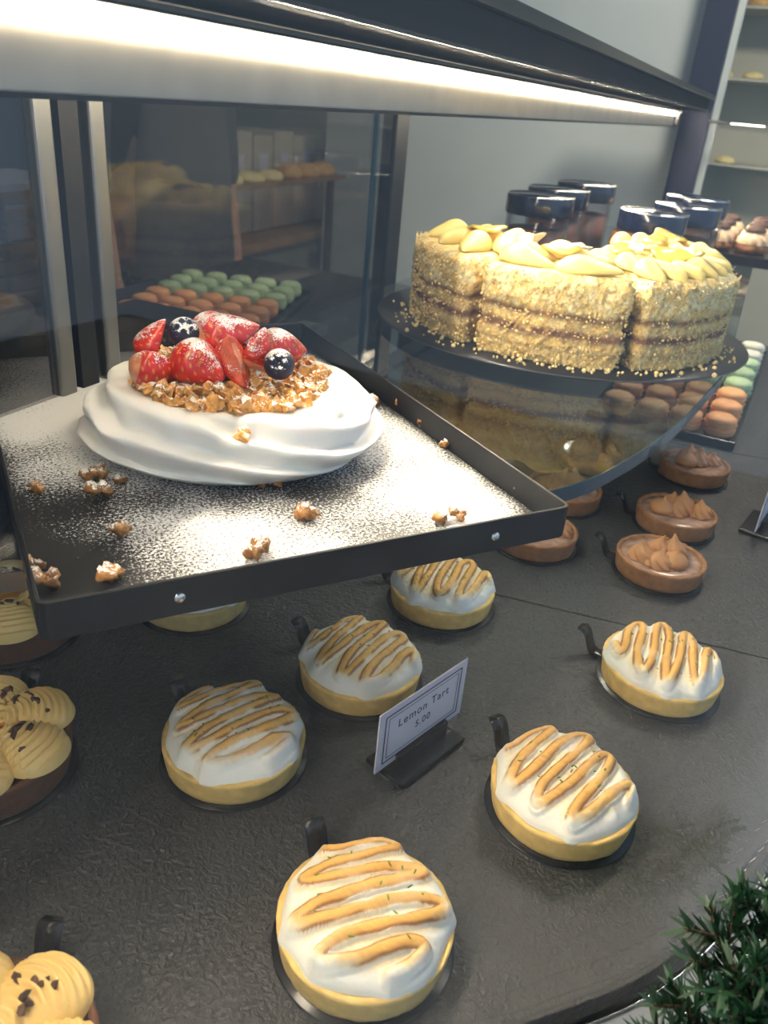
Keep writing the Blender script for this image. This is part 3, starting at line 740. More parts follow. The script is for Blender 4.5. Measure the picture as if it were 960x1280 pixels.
def blueberry_mesh():
    prof = [(0, -.0098)] + [(.0105 * math.sin(t), -.0098 * math.cos(t)) for t in np.linspace(.25, 2.55, 16)] + [(.0052, .0088), (.0046, .0096), (.0036, .0088), (.003, .0075), (0, .0070)]
    def wob(V):
        V = V.copy(); a = np.arctan2(V[:, 1], V[:, 0]); top = V[:, 2] > .0086; V[:, 2] += np.where(top, .0014 * np.sin(5 * a), 0); return V
    return mk('blueberry', *lathe(prof, 40, wob), BLUEB)
BLU = blueberry_mesh()
def fruit(name, me, w, rot, s): ob(name, me, pav, (w[0] - PC[0], w[1] - PC[1], w[2] - PZ), rot, (s, s, s))
fruit('strawberry', STR[2], (-.3405, .4185, .2085), (.3, -1.15, .5), .95)
fruit('strawberry', STR[1], (-.3270, .4000, .1995), (2.2, .25, .75), 1.05)
fruit('strawberry', STR[1], (-.3045, .4150, .2010), (.45, .18, -.15), 1.20)
fruit('strawberry', STR[1], (-.3030, .4440, .2130), (.2, -.35, .75), 1.30)
fruit('strawberry', STR[2], (-.2810, .4245, .2075), (2.6, 1.0, -.35), 1.05)
fruit('strawberry', STR[2], (-.2780, .4420, .2105), (.4, -1.1, 1.2), .85)
fruit('strawberry', STR[0], (-.2740, .4660, .2060), (.3, .1, .9), 1.05)
fruit('strawberry', STR[0], (-.3290, .4640, .2080), (.3, .3, 2.2), 1.05)
fruit('strawberry', STR[0], (-.3000, .4600, .1980), (.3, .3, 1.2), 1.15)
fruit('strawberry', STR[1], (-.3200, .4330, .1950), (.1, .1, 2.0), 1.1)
fruit('blueberry', BLU, (-.3215, .4245, .2175), (.5, .5, 0), .98)
fruit('blueberry', BLU, (-.2570, .4360, .2065), (1.25, .1, .35), .95)

# loose granola on the tray
LN = [mk('granola_piece', np.array(v) * 1.0, f, NUGGET2) for v, f in [join([(nugget_mesh(s * 7 + 20 + q)[0] * .85 + np.random.default_rng(s * 9 + q).uniform(-1, 1, 3) * [.0032, .0032, .0010], nugget_mesh(s + 20 + q)[1]) for q in range(n + 1)]) for s, n in ((0, 1), (1, 3), (2, 4), (3, 6))]]
LOOSE = [((-.2663, .2386), 1, 1.15, 'honey-brown flat granola crumb in the front left corner of the tray'),
    ((-.2446, .2579), 1, 1.15, 'sugared granola lump at the tray front edge, second from the left corner'),
    ((-.2811, .2473), 0, .95, 'small orange granola crumb against the left rim above the corner lump'),
    ((-.2691, .2960), 2, 1.0, 'dark granola cluster midway between the pavlova and the tray front left'),
    ((-.1971, .3168), 1, 1.2, 'sugared granola lump near the middle of the tray front edge'),
    ((-.1953, .3684), 3, 1.05, 'upright clump of granola kernels in front of the pavlova, largest loose cluster'),
    ((-.3107, .3258), 1, 1.1, 'golden granola pair below the left of the pavlova, lower one'),
    ((-.3325, .3399), 0, 1.0, 'golden granola crumb below the pavlova left side, upper left one'),
    ((-.3266, .3440), 0, 1.1, 'golden granola crumb touching the pair below the pavlova left side'),
    ((-.3115, .3461), 0, .75, 'tiny granola crumb right of the group below the pavlova left side'),
    ((-.3423, .3096), 0, .9, 'yellow granola crumb alone near the left rim'),
    ((-.2413, .3897), 0, .85, 'sugared crumb at the pavlova front base, left of two'),
    ((-.2321, .3974), 0, .85, 'sugared crumb at the pavlova front base, right of two'),
    ((-.0937, .4715), 2, 1.0, 'brown granola lump in the right corner of the tray'),
    ((-.1266, .4074), 0, .9, 'pale granola crumb by the front rim right half, left of two'),
    ((-.1205, .4174), 1, .85, 'pale granola crumb by the front rim right half, right of two'),
    ((-.2244, .5730), 2, 1.0, 'brown granola cluster right of the pavlova near the right rim'),
    ((-.2438, .5629), 2, 1.0, 'golden granola cluster close to the right side of the pavlova'),
    ((-.2560, .5560), 0, 1.1, 'golden granola crumb beside the pavlova right base'),
    ((-.1937, .5467), 0, .9, 'small granola crumb along the right rim, upper of two'),
    ((-.1658, .5193), 1, .8, 'small sugared granola crumb along the right rim, lower of two'),
    ((-.4650, .5050), 0, .8, 'small granola crumb alone behind the pavlova near the back rim')]
for (x, y), k, s, lab in LOOSE:
    me = LN[k]; lowz = min(v.co.z for v in me.vertices)
    o = ob('granola_piece', me, None, (x, y, .1402 + .0018 - lowz * s + .0001), (0, 0, r_.uniform(0, 6)), (s, s, s)); tag(o, lab, 'granola', 'loose granola on the sugared tray')
o = ob('granola_nugget', NUG[2], pav, (.052, -.068, .0375), (1, 2, 0), (1.2, 1.2, 1.2)); o['label'] = 'lone nugget on the front of the meringue'

# ------------------------------------------------------------------ cake
CC = np.array([-.178, .924]); CZ = .1505
cb = thing('cake_board', 'thin round black cake board on the glass shelf under the layer cake', 'cake board', (-.1830, .9330, .1402))
ob('board_disc', mk('board_disc', *lathe([(0, .0065), (.2050, .0065), (.2070, .0074), (.2072, .0088), (.2060, .0098), (0, .0100)], 128), CAKEBOARD), cb)
ob('foot', mk('foot', *lathe([(0, 0), (.150, 0), (.150, .0066), (0, .0066)], 64), BLACKP), cb)
ob('board_edge', mk('board_edge', *lathe([(.2071, .0076), (.2076, .0082), (.2071, .0088)], 128), M('edge_grey', (.11, .10, .10), rough=.4)), cb)

def slice_mesh(a0, a1, R, Hh, seed, ri=.012):
    # outline: two radial cuts and the outer arc, corners rounded
    n1, n2 = 46, 92
    L1 = np.linspace(ri, R, n1); arc = np.linspace(a0, a1, n2)
    pts = [(r * math.cos(a0), r * math.sin(a0)) for r in L1[:-1]] + [(R * math.cos(a), R * math.sin(a)) for a in arc] + [(r * math.cos(a1), r * math.sin(a1)) for r in L1[::-1][1:]]
    P = np.array(pts)
    for _ in range(6): P = (np.roll(P, 1, 0) + 2 * P + np.roll(P, -1, 0)) / 4
    n = len(P); T = np.roll(P, -1, 0) - np.roll(P, 1, 0); T /= np.linalg.norm(T, axis=1)[:, None] + 1e-12; N = np.stack([T[:, 1], -T[:, 0]], 1)
    nz = 46; rows = []; cols = []
    for j in range(nz):
        t = j / (nz - 1); z = Hh * t
        rd_ = .007 * max(0, (t - .90) / .10) ** 2
        belly = -.0012 * math.cos(t * 2 * PI * 2.0)
        p3 = np.column_stack([P * 1000, np.full(n, z * 1000)])
        d = .0070 * (fbm(p3 * .05, seed, 2) - .5) + .0050 * (fbm(p3 * .28, seed + 3, 2) - .5) + .0016 * (vn(p3 * .8, seed + 4) - .5) * 2 + belly - rd_
        Q = P + N * d[:, None]; rows.append(np.column_stack([Q, np.full(n, z) + (vn(p3 * .5, seed + 7) - .5) * .0012 * (t > .05)]))
        wob = .035 * (fbm(np.column_stack([P * 30, np.full(n, 2.0)]), seed + 11, 2) - .5) * 2
        def band(c, w2): return np.exp(-((t + wob - c) / w2) ** 2)
        nA = fbm(p3 * .16, seed + 12, 3); nB = fbm(p3 * .5, seed + 13, 2)
        gold = np.array([.84, .61, .23]); cream = np.array([.90, .79, .45]); jam = np.array([.16, .06, .045]); sponge = np.array([.62, .36, .10]); nut = np.array([.36, .15, .04])
        c = gold + (cream - gold) * sstep(.40, .62, nA)[:, None] * (.4 + .6 * (t > .62))
        c = c + (sponge - c) * (.55 * sstep(.55, .75, nB))[:, None]
        jm = np.clip(band(.36, .060) * 1.1 + band(.56, .045) * .9 + .45 * band(.18, .03), 0, 1) * sstep(.30, .46, nA + .08)
        c = c + (jam - c) * (jm * .95)[:, None]
        c = c + (nut - c) * (sstep(.72, .80, vn(p3 * .65, seed + 15)) * .7)[:, None]
        cols.append(c)
    V = np.vstack(rows); C = np.vstack(cols); F = grid_faces(n, nz, True)
    # top cap in shrinking rings
    ctr = P.mean(0); base = (nz - 1) * n; prev = base
    for k in range(1, 9):
        s = 1 - k / 8.5; Q = ctr + (rows[-1][:, :2] - ctr) * s; p3 = np.column_stack([Q * 1000, np.full(n, 5.0)])
        z = Hh + .002 * (fbm(p3 * .1, seed + 8, 2) - .2) * min(1, k / 2); st = len(V)
        V = np.vstack([V, np.column_stack([Q, z])]); C = np.vstack([C, np.repeat([[.84, .66, .28]], n, 0)])
        F += [(prev + i, prev + (i + 1) % n, st + (i + 1) % n, st + i) for i in range(n)]; prev = st
    F.append(tuple(range(prev, prev + n))); F.append(tuple(range(n))[::-1])
    return mk('sponge', V, F, CAKE, col=C), P

def shell_mesh(seed):
    nu, nv = 36, 26; V = []
    for j in range(nv):
        t = j / (nv - 1); wv = math.sin(PI * min(1, .03 + .97 * t) ** .8) ** .6 if t < 1 else .0
        for i in range(nu):
            a = 2 * PI * i / nu; y = math.cos(a) * wv; z = math.sin(a)
            z = z * wv * (1.0 if z > 0 else .35)
            z *= (1 + .18 * math.sin(6 * t + seed)) ; V.append(((t - .5) * 2, y, z + .25 * t * (1 - t)))
    return mk('cream_shell', np.array(V), grid_faces(nu, nv, True) + [tuple(range(nu))[::-1], tuple(range((nv - 1) * nu, nv * nu))], LCREAM)
SHELL = [shell_mesh(s) for s in range(3)]
def jelly_mesh(seed, R):
    n = 40; V = []; a = np.linspace(0, 2 * PI, n, endpoint=False); r_ = np.random.default_rng(seed)
    o_ = R * (.7 + .6 * vn(np.stack([np.cos(a) * 1.5, np.sin(a) * 1.5, a * 0 + seed], 1), seed))
    rings = [(0.0, .0035), (.5, .0038), (.85, .0032), (1.0, .0015), (.96, 0), (.4, 0)]
    for s, z in rings:
        zz = z + (.0025 * np.sin(2 * a + seed) * s)
        V += [(o_[k] * max(s, .01) * math.cos(a[k]), .72 * o_[k] * max(s, .01) * math.sin(a[k]), zz[k]) for k in range(n)]
    return mk('jelly', V, grid_faces(n, len(rings), True), JELLY)
SLB = [(math.radians(193), math.radians(248.5), .171, 'layer cake slice with lemon cream and yellow jelly, at the left of the cake', 1),
       (math.radians(253.5), math.radians(301.5), .172, 'layer cake slice facing the glass with two long cream petals, middle of the front', 2),
       (math.radians(306), math.radians(362), .172, 'layer cake slice at the right with rows of cream petals and a white flake', 3),
       (math.radians(4.5), math.radians(64), .168, 'layer cake slice behind the right front slice, near the jars', 4)]
cv, cf = ico(0)
HH = .083
for a0, a1, R, lab, sd in SLB:
    t = thing('cake_slice', lab, 'cake slice', (CC[0], CC[1], CZ), 0, 'slices of the crumb coated layer cake')
    me, P = slice_mesh(a0, a1, R, HH, sd * 10); so = ob('sponge', me, t)
    am = (a0 + a1) / 2; q = random.Random(sd)
    def shell(ang, r, face, L_, W_, H_, tilt=0.0, dz=0): ob('cream_shell', SHELL[q.randrange(3)], t, (r * math.cos(ang), r * math.sin(ang), HH + .002 + dz), (0, tilt, face), (L_, W_, H_))
    if sd == 1:
        for k, da in enumerate((-.30, -.02, .26)): shell(am + da, .138, am + da + .5, .026, .0150, .0140, .0)
        for k, da in enumerate((-.26, .04, .34)): shell(am + da, .105, am + da + .6, .024, .0140, .0135)
        for k, da in enumerate((-.2, .25)): shell(am + da, .072, am + da + .6, .022, .0130, .0125)
        jl = [(.108, -.02, .030)]
    elif sd == 2:
        shell(am - .215, .147, am - .215 + PI / 2 + .05, .028, .0140, .0125, .05)
        shell(am + .175, .150, am + .175 + PI / 2 - .10, .032, .0150, .0120, -.06)
        shell(am - .28, .114, am + PI / 2, .024, .014, .013); shell(am + .22, .114, am + PI / 2 + .3, .026, .014, .013)
        shell(am, .080, am + PI / 2, .026, .014, .013); jl = [(.118, -.02, .024)]
    else:
        for rr, m, L_ in ((.146, 6, .019), (.112, 5, .018), (.078, 3, .017)):
            for k in range(m):
                da = (k / (m - 1) - .5) * (a1 - a0) * .82; shell(am + da, rr, am + da + .25, L_, .0125, .0115, .12)
        jl = [(.115, .10, .026), (.085, -.25, .02)]
    for k, (r, da, R2) in enumerate(jl):
        ob('jelly', jelly_mesh(sd * 3 + k, R2), t, (r * math.cos(am + da), r * math.sin(am + da), HH + .0145), (.12, -.10, am + da + .9))
    for k in range(2 if sd <= 3 else 0):
        if sd == 1: continue
        fv = np.array([(x + q.uniform(-.2, .2), y + q.uniform(-.2, .2), .25 * q.uniform(-1, 1)) for x, y in ((-1, -.6), (0, -1), (1, -.5), (.8, .6), (0, .8), (-.9, .5))]) * .009
        fv = np.vstack([fv, fv + [0, 0, .0006]]); r = (.128, .10)[k]; da = (.12, -.30)[k]
        ob('white_flake', mk('white_flake', fv, [(5, 4, 3, 2, 1, 0), (6, 7, 8, 9, 10, 11)] + [(i, (i + 1) % 6, 6 + (i + 1) % 6, 6 + i) for i in range(6)], FLAKE, smooth=False), t, (r * math.cos(am + da), r * math.sin(am + da), HH + .0195), (q.uniform(-.5, .5), q.uniform(-.5, .5), q.uniform(0, 6)), (.9, .9, .9))
    # crumbs pressed into the outside
    gr = np.random.default_rng(sd); parts = []; nC = 1500 if sd <= 3 else 200
    for k in range(nC):
        i = gr.integers(len(P)); z = HH * gr.uniform(0, 1) ** 1.15; s = gr.uniform(.0005, .0013) * (1.25 if z < .02 else 1)
        if not sd <= 3: pass
        nrm = P[i] - P.mean(0); nrm /= np.linalg.norm(nrm)
        v = cv * s * gr.uniform(.6, 1.3, 3) + [P[i, 0] + nrm[0] * .0016, P[i, 1] + nrm[1] * .0016, max(z, .0012)]; parts.append((v, cf))
    ob('crumbs', mk('crumbs', *join(parts), CRUMB, smooth=False), so, kind='stuff')
gr = np.random.default_rng(99); parts = []
for k in range(110):
    a = gr.uniform(math.radians(190), math.radians(370)); r = .176 + abs(gr.normal(0, .008)); s = gr.uniform(.0008, .0024)
    parts.append((cv * s * gr.uniform(.7, 1.2, 3) + [CC[0] + r * math.cos(a), CC[1] + r * math.sin(a), CZ + s * .6], cf))
o = ob('fallen_crumbs', mk('fallen_crumbs', *join(parts), CRUMB, smooth=False), kind='stuff'); tag(o, 'pale cake crumbs fallen on the black cake board', 'crumbs')

# ------------------------------------------------------------------ macarons
MT = (-.040, 1.335); ma = math.radians(-3)
mt = thing('macaron_tray', 'shallow black tray holding rows of macarons on the slate deck', 'tray', (MT[0], MT[1], .0003), ma)
ob('tray_floor', box_mesh('tray_floor', (.190, .540, .003), BLACKP), mt, (0, 0, .0018))
for sx, sy, cxx, cyy in ((.190, .003, 0, -.270), (.190, .003, 0, .270), (.003, .540, -.0945, 0), (.003, .540, .0945, 0)): ob('rim', box_mesh('rim', (sx, sy, .011), BLACKP, .0006), mt, (cxx, cyy, .0056))
def mac_parts(mat):
    sh = [(0, .0), (.0195, .0), (.0212, .0012), (.0208, .0026), (.0200, .0030), (.0205, .0042), (.0195, .0082), (.0155, .0112), (.008, .0128), (0, .0132)]
    def wob(V):
        V = V.copy(); k = 1 + np.where((V[:, 2] < .0028) & (V[:, 2] > .0004), .035 * (fbm(V * 700, 3) - .5), 0); V[:, 0] *= k; V[:, 1] *= k; return V
    return mk('shell', *lathe(sh, 48, wob), mat), mk('filling', *lathe([(0, 0), (.0185, 0), (.0195, .002), (.0185, .004), (0, .004)], 40), mat)
MACM = {k: mac_parts(m) for k, m in (('peach', PEACH), ('green', GREEN), ('white', WHITEM))}
ordw = ['first', 'second', 'third', 'fourth', 'fifth', 'sixth', 'seventh', 'eighth']; colw = ['rightmost', 'second from right', 'middle', 'second from left']
q = random.Random(8)
for r in range(8):
    kind = 'peach' if r < 3 else 'green' if r < 6 else 'white'
    for c in range(4):
        lx = .0715 - c * .0445 + q.uniform(-.0015, .0015); ly = -.238 + r * .0655 + q.uniform(-.003, .003)
        wx = MT[0] + lx * math.cos(ma) - ly * math.sin(ma); wy = MT[1] + lx * math.sin(ma) + ly * math.cos(ma)
        t = thing('macaron', '%s macaron on black tray, %s row from front, %s in row' % (kind, ordw[r], colw[c]), 'macaron', (wx, wy, .0038), q.uniform(0, 6), 'macarons on the black tray')
        sh, fi = MACM[kind]
        ob('shell', sh, t, (0, 0, .0170)); ob('shell', sh, t, (0, 0, .0134), (PI, 0, 0)); ob('filling', fi, t, (0, 0, .0132))

# ------------------------------------------------------------------ jars on the shelf behind the cake
def jar_parts():
    R = .046
    g = mk('glass_body', *lathe([(0, 0), (R, 0), (R + .001, .002), (R + .001, .088), (R - .002, .088), (R - .002, .003), (0, .003)], 64), GL_JAR)
    c = mk('mousse', *lathe([(0, .0035), (R - .0025, .0035), (R - .0025, .066), (R * .5, .068), (0, .0675)], 48), MOUSSE)
    l = mk('lid', *lathe([(0, .086), (R + .0035, .086), (R + .0042, .088), (R + .0042, .112), (R + .0034, .1135), (0, .1140)], 64), NAVY)
    rg = mk('lid_rim', *lathe([(R + .0040, .1122), (R + .0044, .1130), (R + .0036, .1140), (R + .0020, .1143), (R + .0010, .1141)], 64), CHROME)
    return g, c, l, rg
JP = jar_parts()
for x, y, s, lab in ((-.3055, 1.262, .99, 'lidded jar of chocolate mousse, nearest and leftmost behind the cake'),
                  (-.3110, 1.400, 1.0, 'lidded jar of chocolate mousse, second of the left-hand jars'),
                  (-.2960, 1.545, 1.02, 'lidded jar of chocolate mousse, farthest of the left-hand jars'),
                  (-.1420, 1.272, .96, 'dark lidded jar nearest the cake right-hand side'),
                  (-.1080, 1.390, 1.0, 'dark lidded jar, middle of the right-hand jars'),
                  (-.1060, 1.530, 1.02, 'dark lidded jar, farthest of the right-hand jars by the post')):
    t = thing('dessert_jar', lab, 'jar', (x, y, .1402), 0, 'lidded mousse jars behind the cake')
    jo = [ob(nme, d, t, scale=(s, s, s)) for nme, d in zip(('glass_body', 'mousse', 'lid', 'lid_rim'), JP)]
    bpy.context.view_layer.update(); under(jo[3], jo[2])

# cream puffs on a dark board at the far right of the shelf
PUFF = M('choux_brown', (.30, .12, .04), rough=.6, var=.3, vscale=90, bump=.5, bscale=300); PCREAM = M('coffee_cream', (.72, .52, .32), rough=.45); SPR = M('chocolate_shavings', (.06, .025, .015), rough=.6, var=.5, vscale=400)
riser = tag(ob('serving_board', box_mesh('serving_board', (.14, .36, .018), BLACKP, .002), loc=(-.035, 1.84, .1496)), 'dark serving board carrying cream puffs at the far right of the shelf', 'board')
pb = mk('choux_base', *lathe([(0, 0), (.024, 0), (.029, .006), (.028, .013), (.023, .017), (0, .018)], 40), PUFF)
def swirl():
    n, m = 56, 24; V = []
    for j in range(m):
        t = j / (m - 1); rad = .027 * (1 - t ** 2.2) ** .6 + .0004
        for k in range(n):
            a = 2 * PI * k / n; rr = rad * (1 + .09 * math.sin(9 * a + t * 5)); V.append((rr * math.cos(a), rr * math.sin(a), .026 * t))
    return mk('cream_swirl', V, grid_faces(n, m, True) + [tuple(range((m - 1) * n, m * n))], PCREAM)
sw = swirl(); cap = mk('chocolate_cap', *lathe([(.019, 0), (.0195, .002), (.015, .007), (.006, .010), (0, .0105)], 32, lambda V: V * (1 + .1 * (fbm(V * 200, 4)[:, None] - .5))), SPR)
for x, y, lab in ((-.068, 1.71, 'cream puff with piped coffee cream, front left of the far board'), (-.006, 1.72, 'cream puff with chocolate cap, front right of the far board'), (-.062, 1.80, 'cream puff in the second row left of the far board'), (-.002, 1.82, 'cream puff in the second row right of the far board'), (-.058, 1.90, 'cream puff in the third row left of the far board'), (.002, 1.92, 'cream puff in the third row right of the far board')):
    t = thing('cream_puff', lab, 'cream puff', (x, y, .1588), q.uniform(0, 6), 'cream puffs on the far board')
    ob('choux_base', pb, t); ob('cream_swirl', sw, t, (0, 0, .016)); ob('chocolate_cap', cap, t, (0, 0, .0375))
for x, y, s, lab in ((-.214, 1.565, 1.0, 'golden puff between the two groups of jars, nearer the left jars'), (-.205, 1.640, 1.1, 'golden puff between the two groups of jars, topped with brown glaze')):
    t = thing('glazed_puff', lab, 'pastry', (x, y, .1402), 0, 'golden puffs between the jars')
    ob('choux_base', pb, t, scale=(s, s, 2.6 * s)); ob('glaze', cap, t, (0, 0, .042 * s), (0, 0, 0), (1.2, 1.2, 1.4))

# ------------------------------------------------------------------ far wall display
GOLDP = M('golden_pastry', (.62, .36, .10), rough=.6, var=.25, vscale=90, bump=.4, bscale=250); PALEP = M('pale_yellow_pastry', (.80, .68, .30), rough=.6, var=.1, vscale=80); SHELFW = M('greige_shelf', (.46, .45, .37), rough=.5)
def bun_mesh(mat, R=.03, Hh=.026): return mk('bun_body', *lathe([(0, 0), (R * .9, 0), (R, Hh * .3), (R * .86, Hh * .75), (R * .45, Hh), (0, Hh * 1.03)], 36, lambda V: V * (1 + .12 * (fbm(V * 60, 9)[:, None] - .5))), mat)
B1 = bun_mesh(GOLDP); B2 = bun_mesh(PALEP, .028, .018)
def far(x, z, y=2.3, k=3.12 / 2.3): return (x * k, HC + (z - HC) * k)
for z, lab in ((.608, 'upper pale shelf on the far wall carrying golden buns'), (.466, 'middle pale shelf on the far wall carrying yellow pastries'), (.285, 'lower pale shelf on the far wall carrying yellow pastries')):
    o = tag(ob('display_shelf', box_mesh('shelf_board', (1.2, .20, .008), SHELFW, .001), loc=(.20, 3.165, far(0, z)[1] - .0045)), lab, 'shelf', 'shelves on the far wall')
for i, (x, z, me, lab) in enumerate(((-.305, .608, B1, 'golden bun on the upper far shelf, left one'), (-.215, .608, B1, 'golden bun on the upper far shelf, middle one'), (-.13, .608, B1, 'golden bun on the upper far shelf, right one'),
        (-.172, .466, B2, 'pale yellow pastry on the middle far shelf, left one'), (-.105, .466, B2, 'pale yellow pastry on the middle far shelf, right one'), (-.192, .285, B2, 'pale yellow pastry on the lower far shelf, left one'), (-.12, .285, B2, 'pale yellow pastry on the lower far shelf, right one'))):
    X, Zz = far(x, z); tag(ob('pastry', me, None, (X, 3.12, Zz + .0001), (0, 0, i), (1.15, 1.15, 1.15)), lab, 'pastry', 'pastries on the far wall shelves')

# ------------------------------------------------------------------ behind the back doors
bc = thing('back_counter', 'oak topped counter against the dark kitchen wall behind the glass doors', 'counter', (-1.66, 2.0, -.90))
ob('counter_body', box_mesh('counter_body', (.50, 2.2, .80), M('kitchen_grey', (.20, .20, .18), rough=.6), .004), bc, (0, 0, .40)); ob('counter_top', box_mesh('counter_top', (.56, 2.24, .03), WOOD, .004), bc, (0, 0, .815))
wb = thing('wooden_crate', 'brown wooden crate with papers on the back counter at the left', 'crate', (-1.52, 1.40, -.0695))
for dz in (.016, .050, .084, .118, .152, .186): 
    for sx in (-1, 1): ob('slat', box_mesh('slat', (.010, .30, .026), WOOD, .001), wb, (sx * .13, 0, dz))
    for sy in (-1, 1): ob('slat', box_mesh('slat', (.27, .010, .026), WOOD, .001), wb, (0, sy * .145, dz))
for sx in (-1, 1):
    for sy in (-1, 1): ob('corner_post', box_mesh('corner_post', (.012, .012, .198), WOOD, .001), wb, (sx * .119, sy * .134, .100))
ob('bottom_board', box_mesh('bottom_board', (.25, .27, .006), WOOD), wb, (0, 0, .006))
tag(ob('paper_stack', box_mesh('paper_stack', (.20, .22, .20), PAPER, .002), loc=(-1.52, 1.40, .0400)), 'stack of white papers inside the wooden crate', 'papers')
pos = ['first', 'second', 'third', 'fourth', 'fifth', 'sixth']
yy = 2.06
for k, wd in enumerate((.13, .14, .11, .12, .15, .15)):
    t = thing('menu_folder', 'beige folder standing on the back counter, %s from the left of the row' % pos[k], 'folder', (-1.575, yy + wd / 2, -.0695), 0, 'beige folders on the back counter'); yy += wd + .012
    ob('cover', box_mesh('cover', (.16, wd, .285 + .012 * (k % 2)), BINDER, .004), t, (0, 0, .1445 + .006 * (k % 2))); ob('spine_label', box_mesh('spine_label', (.001, .05, .07), PAPER), t, (.0806, 0, .20))
rs = thing('roll_shelf', 'narrow wooden shelf of pale rolls in front of the beige folders', 'shelf', (-1.325, 2.15, -.90))
ob('shelf_board', box_mesh('shelf_board', (.09, .85, .012), WOOD, .001), rs, (0, 0, 1.012))
for y in (-.40, .40): ob('leg', box_mesh('leg', (.02, .02, 1.006), DARKWALL), rs, (0, y, .503))
for k in range(7):
    tag(ob('bread_roll', B1 if k > 3 else B2, None, (-1.325, 1.85 + k * .105, .1184), (0, 0, k), (1.5, 1.6, 1.5)), 'bread roll on the narrow shelf before the folders, %s from the left' % (pos + ['seventh'])[k], 'bread roll', 'bread rolls before the folders')
pt = thing('standin_table', 'dark narrow table added behind the glass doors to hold the stand-in macarons', 'table', (-.84, 1.27, -.90))  # table added to carry the stand-in macarons
ob('table_top', box_mesh('table_top', (.46, .80, .025), DARKWALL, .003), pt, (0, 0, .8870))
for sx in (-1, 1):
    for sy in (-1, 1): ob('leg', box_mesh('leg', (.03, .03, .874), DARKWALL), pt, (sx * .20, sy * .36, .437))
ta2 = math.radians(16)
t2 = thing('macaron_tray', 'black tray of macarons standing in for the reflection in the back glass door', 'tray', (-.845, 1.215, .0003), ta2)  # tray and macarons stand in for the deck macarons' reflection in the door
ob('tray_floor', box_mesh('tray_floor', (.27, .36, .003), BLACKP), t2, (0, 0, .0018))
for sx, sy, cxx, cyy in ((.27, .003, 0, -.180), (.27, .003, 0, .180), (.003, .36, -.1345, 0), (.003, .36, .1345, 0)): ob('rim', box_mesh('rim', (sx, sy, .011), BLACKP, .0006), t2, (cxx, cyy, .0056))
for r in range(6):
    kind = 'peach' if r < 3 else 'green'
    for c in range(5):
        lx = -.098 + c * .049; ly = -.145 + r * .056
        wx = -.845 + lx * math.cos(ta2) - ly * math.sin(ta2); wy = 1.215 + lx * math.sin(ta2) + ly * math.cos(ta2)
        t = thing('macaron', '%s macaron standing in for a door reflection, %s row from front, %s from left' % (kind, pos[r], pos[c]), 'macaron', (wx, wy, .0038), q.uniform(0, 6), 'macarons standing in for the door reflection')
        sh, fi = MACM[kind]
        ob('shell', sh, t, (0, 0, .0170)); ob('shell', sh, t, (0, 0, .0134), (PI, 0, 0)); ob('filling', fi, t, (0, 0, .0132))
ps = thing('side_shelf', 'narrow dark shelf just behind the left glass door', 'shelf', (-.62, .45, .095))
ob('shelf_board', box_mesh('shelf_board', (.20, .80, .012), DARKWALL, .002), ps, (0, 0, 0))
for y in (-.3, .3): ob('leg', box_mesh('leg', (.02, .02, .985), DARKWALL), ps, (0, y, -.4985))
for x, y, lab in ((-.605, .560, 'golden cream bun behind the left glass door, upper of two'), (-.560, .512, 'golden cream bun behind the left glass door, lower of two')):
    t = thing('cream_bun', lab, 'bun', (x, y, .1012), 0, 'cream buns behind the door')
    ob('bun_base', bun_mesh(PALEP, .025, .012), t); ob('bun_top', bun_mesh(M('golden_glaze', (.75, .42, .06), rough=.3), .022, .020), t, (0, 0, .011))
# the baker stands behind the doors
def skin(name, verts, edges, radii, mat, parent, root=0, sub=2):
    me = bpy.data.meshes.new(name); me.from_pydata(verts, edges, []); o = ob(name, me, parent)
    md = o.modifiers.new('skin', 'SKIN'); sv = me.skin_vertices[0].data
    for i, r in enumerate(radii): sv[i].radius = r if isinstance(r, tuple) else (r, r)
    sv[root].use_root = True
    o.modifiers.new('sub', 'SUBSURF').levels = sub; o.modifiers['sub'].render_levels = sub
    me.materials.append(mat); return o
pe = thing('person', 'person in dark clothes and an apron standing behind the back glass doors', 'person', (-1.255, 1.56, -.90), 0)
# local x faces the case
bv = [(0, 0, .95), (0, 0, 1.15), (0, 0, 1.35), (0, 0, 1.46), (.01, 0, 1.55), (.02, 0, 1.66), (.015, 0, 1.74)]
be = [(i, i + 1) for i in range(6)]; br = [(.10, .14), (.09, .125), (.10, .155), (.055, .06), (.05, .05), (.085, .072), (.07, .06)]
for s in (-1, 1):
    n = len(bv); bv += [(0, s * .17, 1.40), (.01, s * .225, 1.12), (.05, s * .225, .90), (.06, s * .222, .83)]; br += [.055, .042, .032, .026]
    be += [(2, n), (n, n + 1), (n + 1, n + 2), (n + 2, n + 3)]
    hnd = n + 3
    for k, (dy, L_) in enumerate(((-.03, .062), (-.01, .075), (.01, .072), (.028, .058))):
        m = len(bv); bv += [(.062 + dy, s * .222, .785), (.066 + dy * 1.1, s * .218, .785 - L_ * .55), (.066 + dy * 1.1, s * .208, .785 - L_)]; br += [.0105, .009, .0075]; be += [(hnd, m), (m, m + 1), (m + 1, m + 2)]
    m = len(bv); bv += [(.095, s * .205, .81), (.112, s * .195, .775)]; br += [.011, .009]; be += [(hnd, m), (m, m + 1)]
    n = len(bv); bv += [(0, s * .09, .88), (.01, s * .10, .48), (-.01, s * .11, .09), (.12, s * .12, .035)]; br += [.085, .058, .042, .035]; be += [(0, n), (n, n + 1), (n + 1, n + 2), (n + 2, n + 3)]
skin('body', bv, be, br, SKIN, pe)
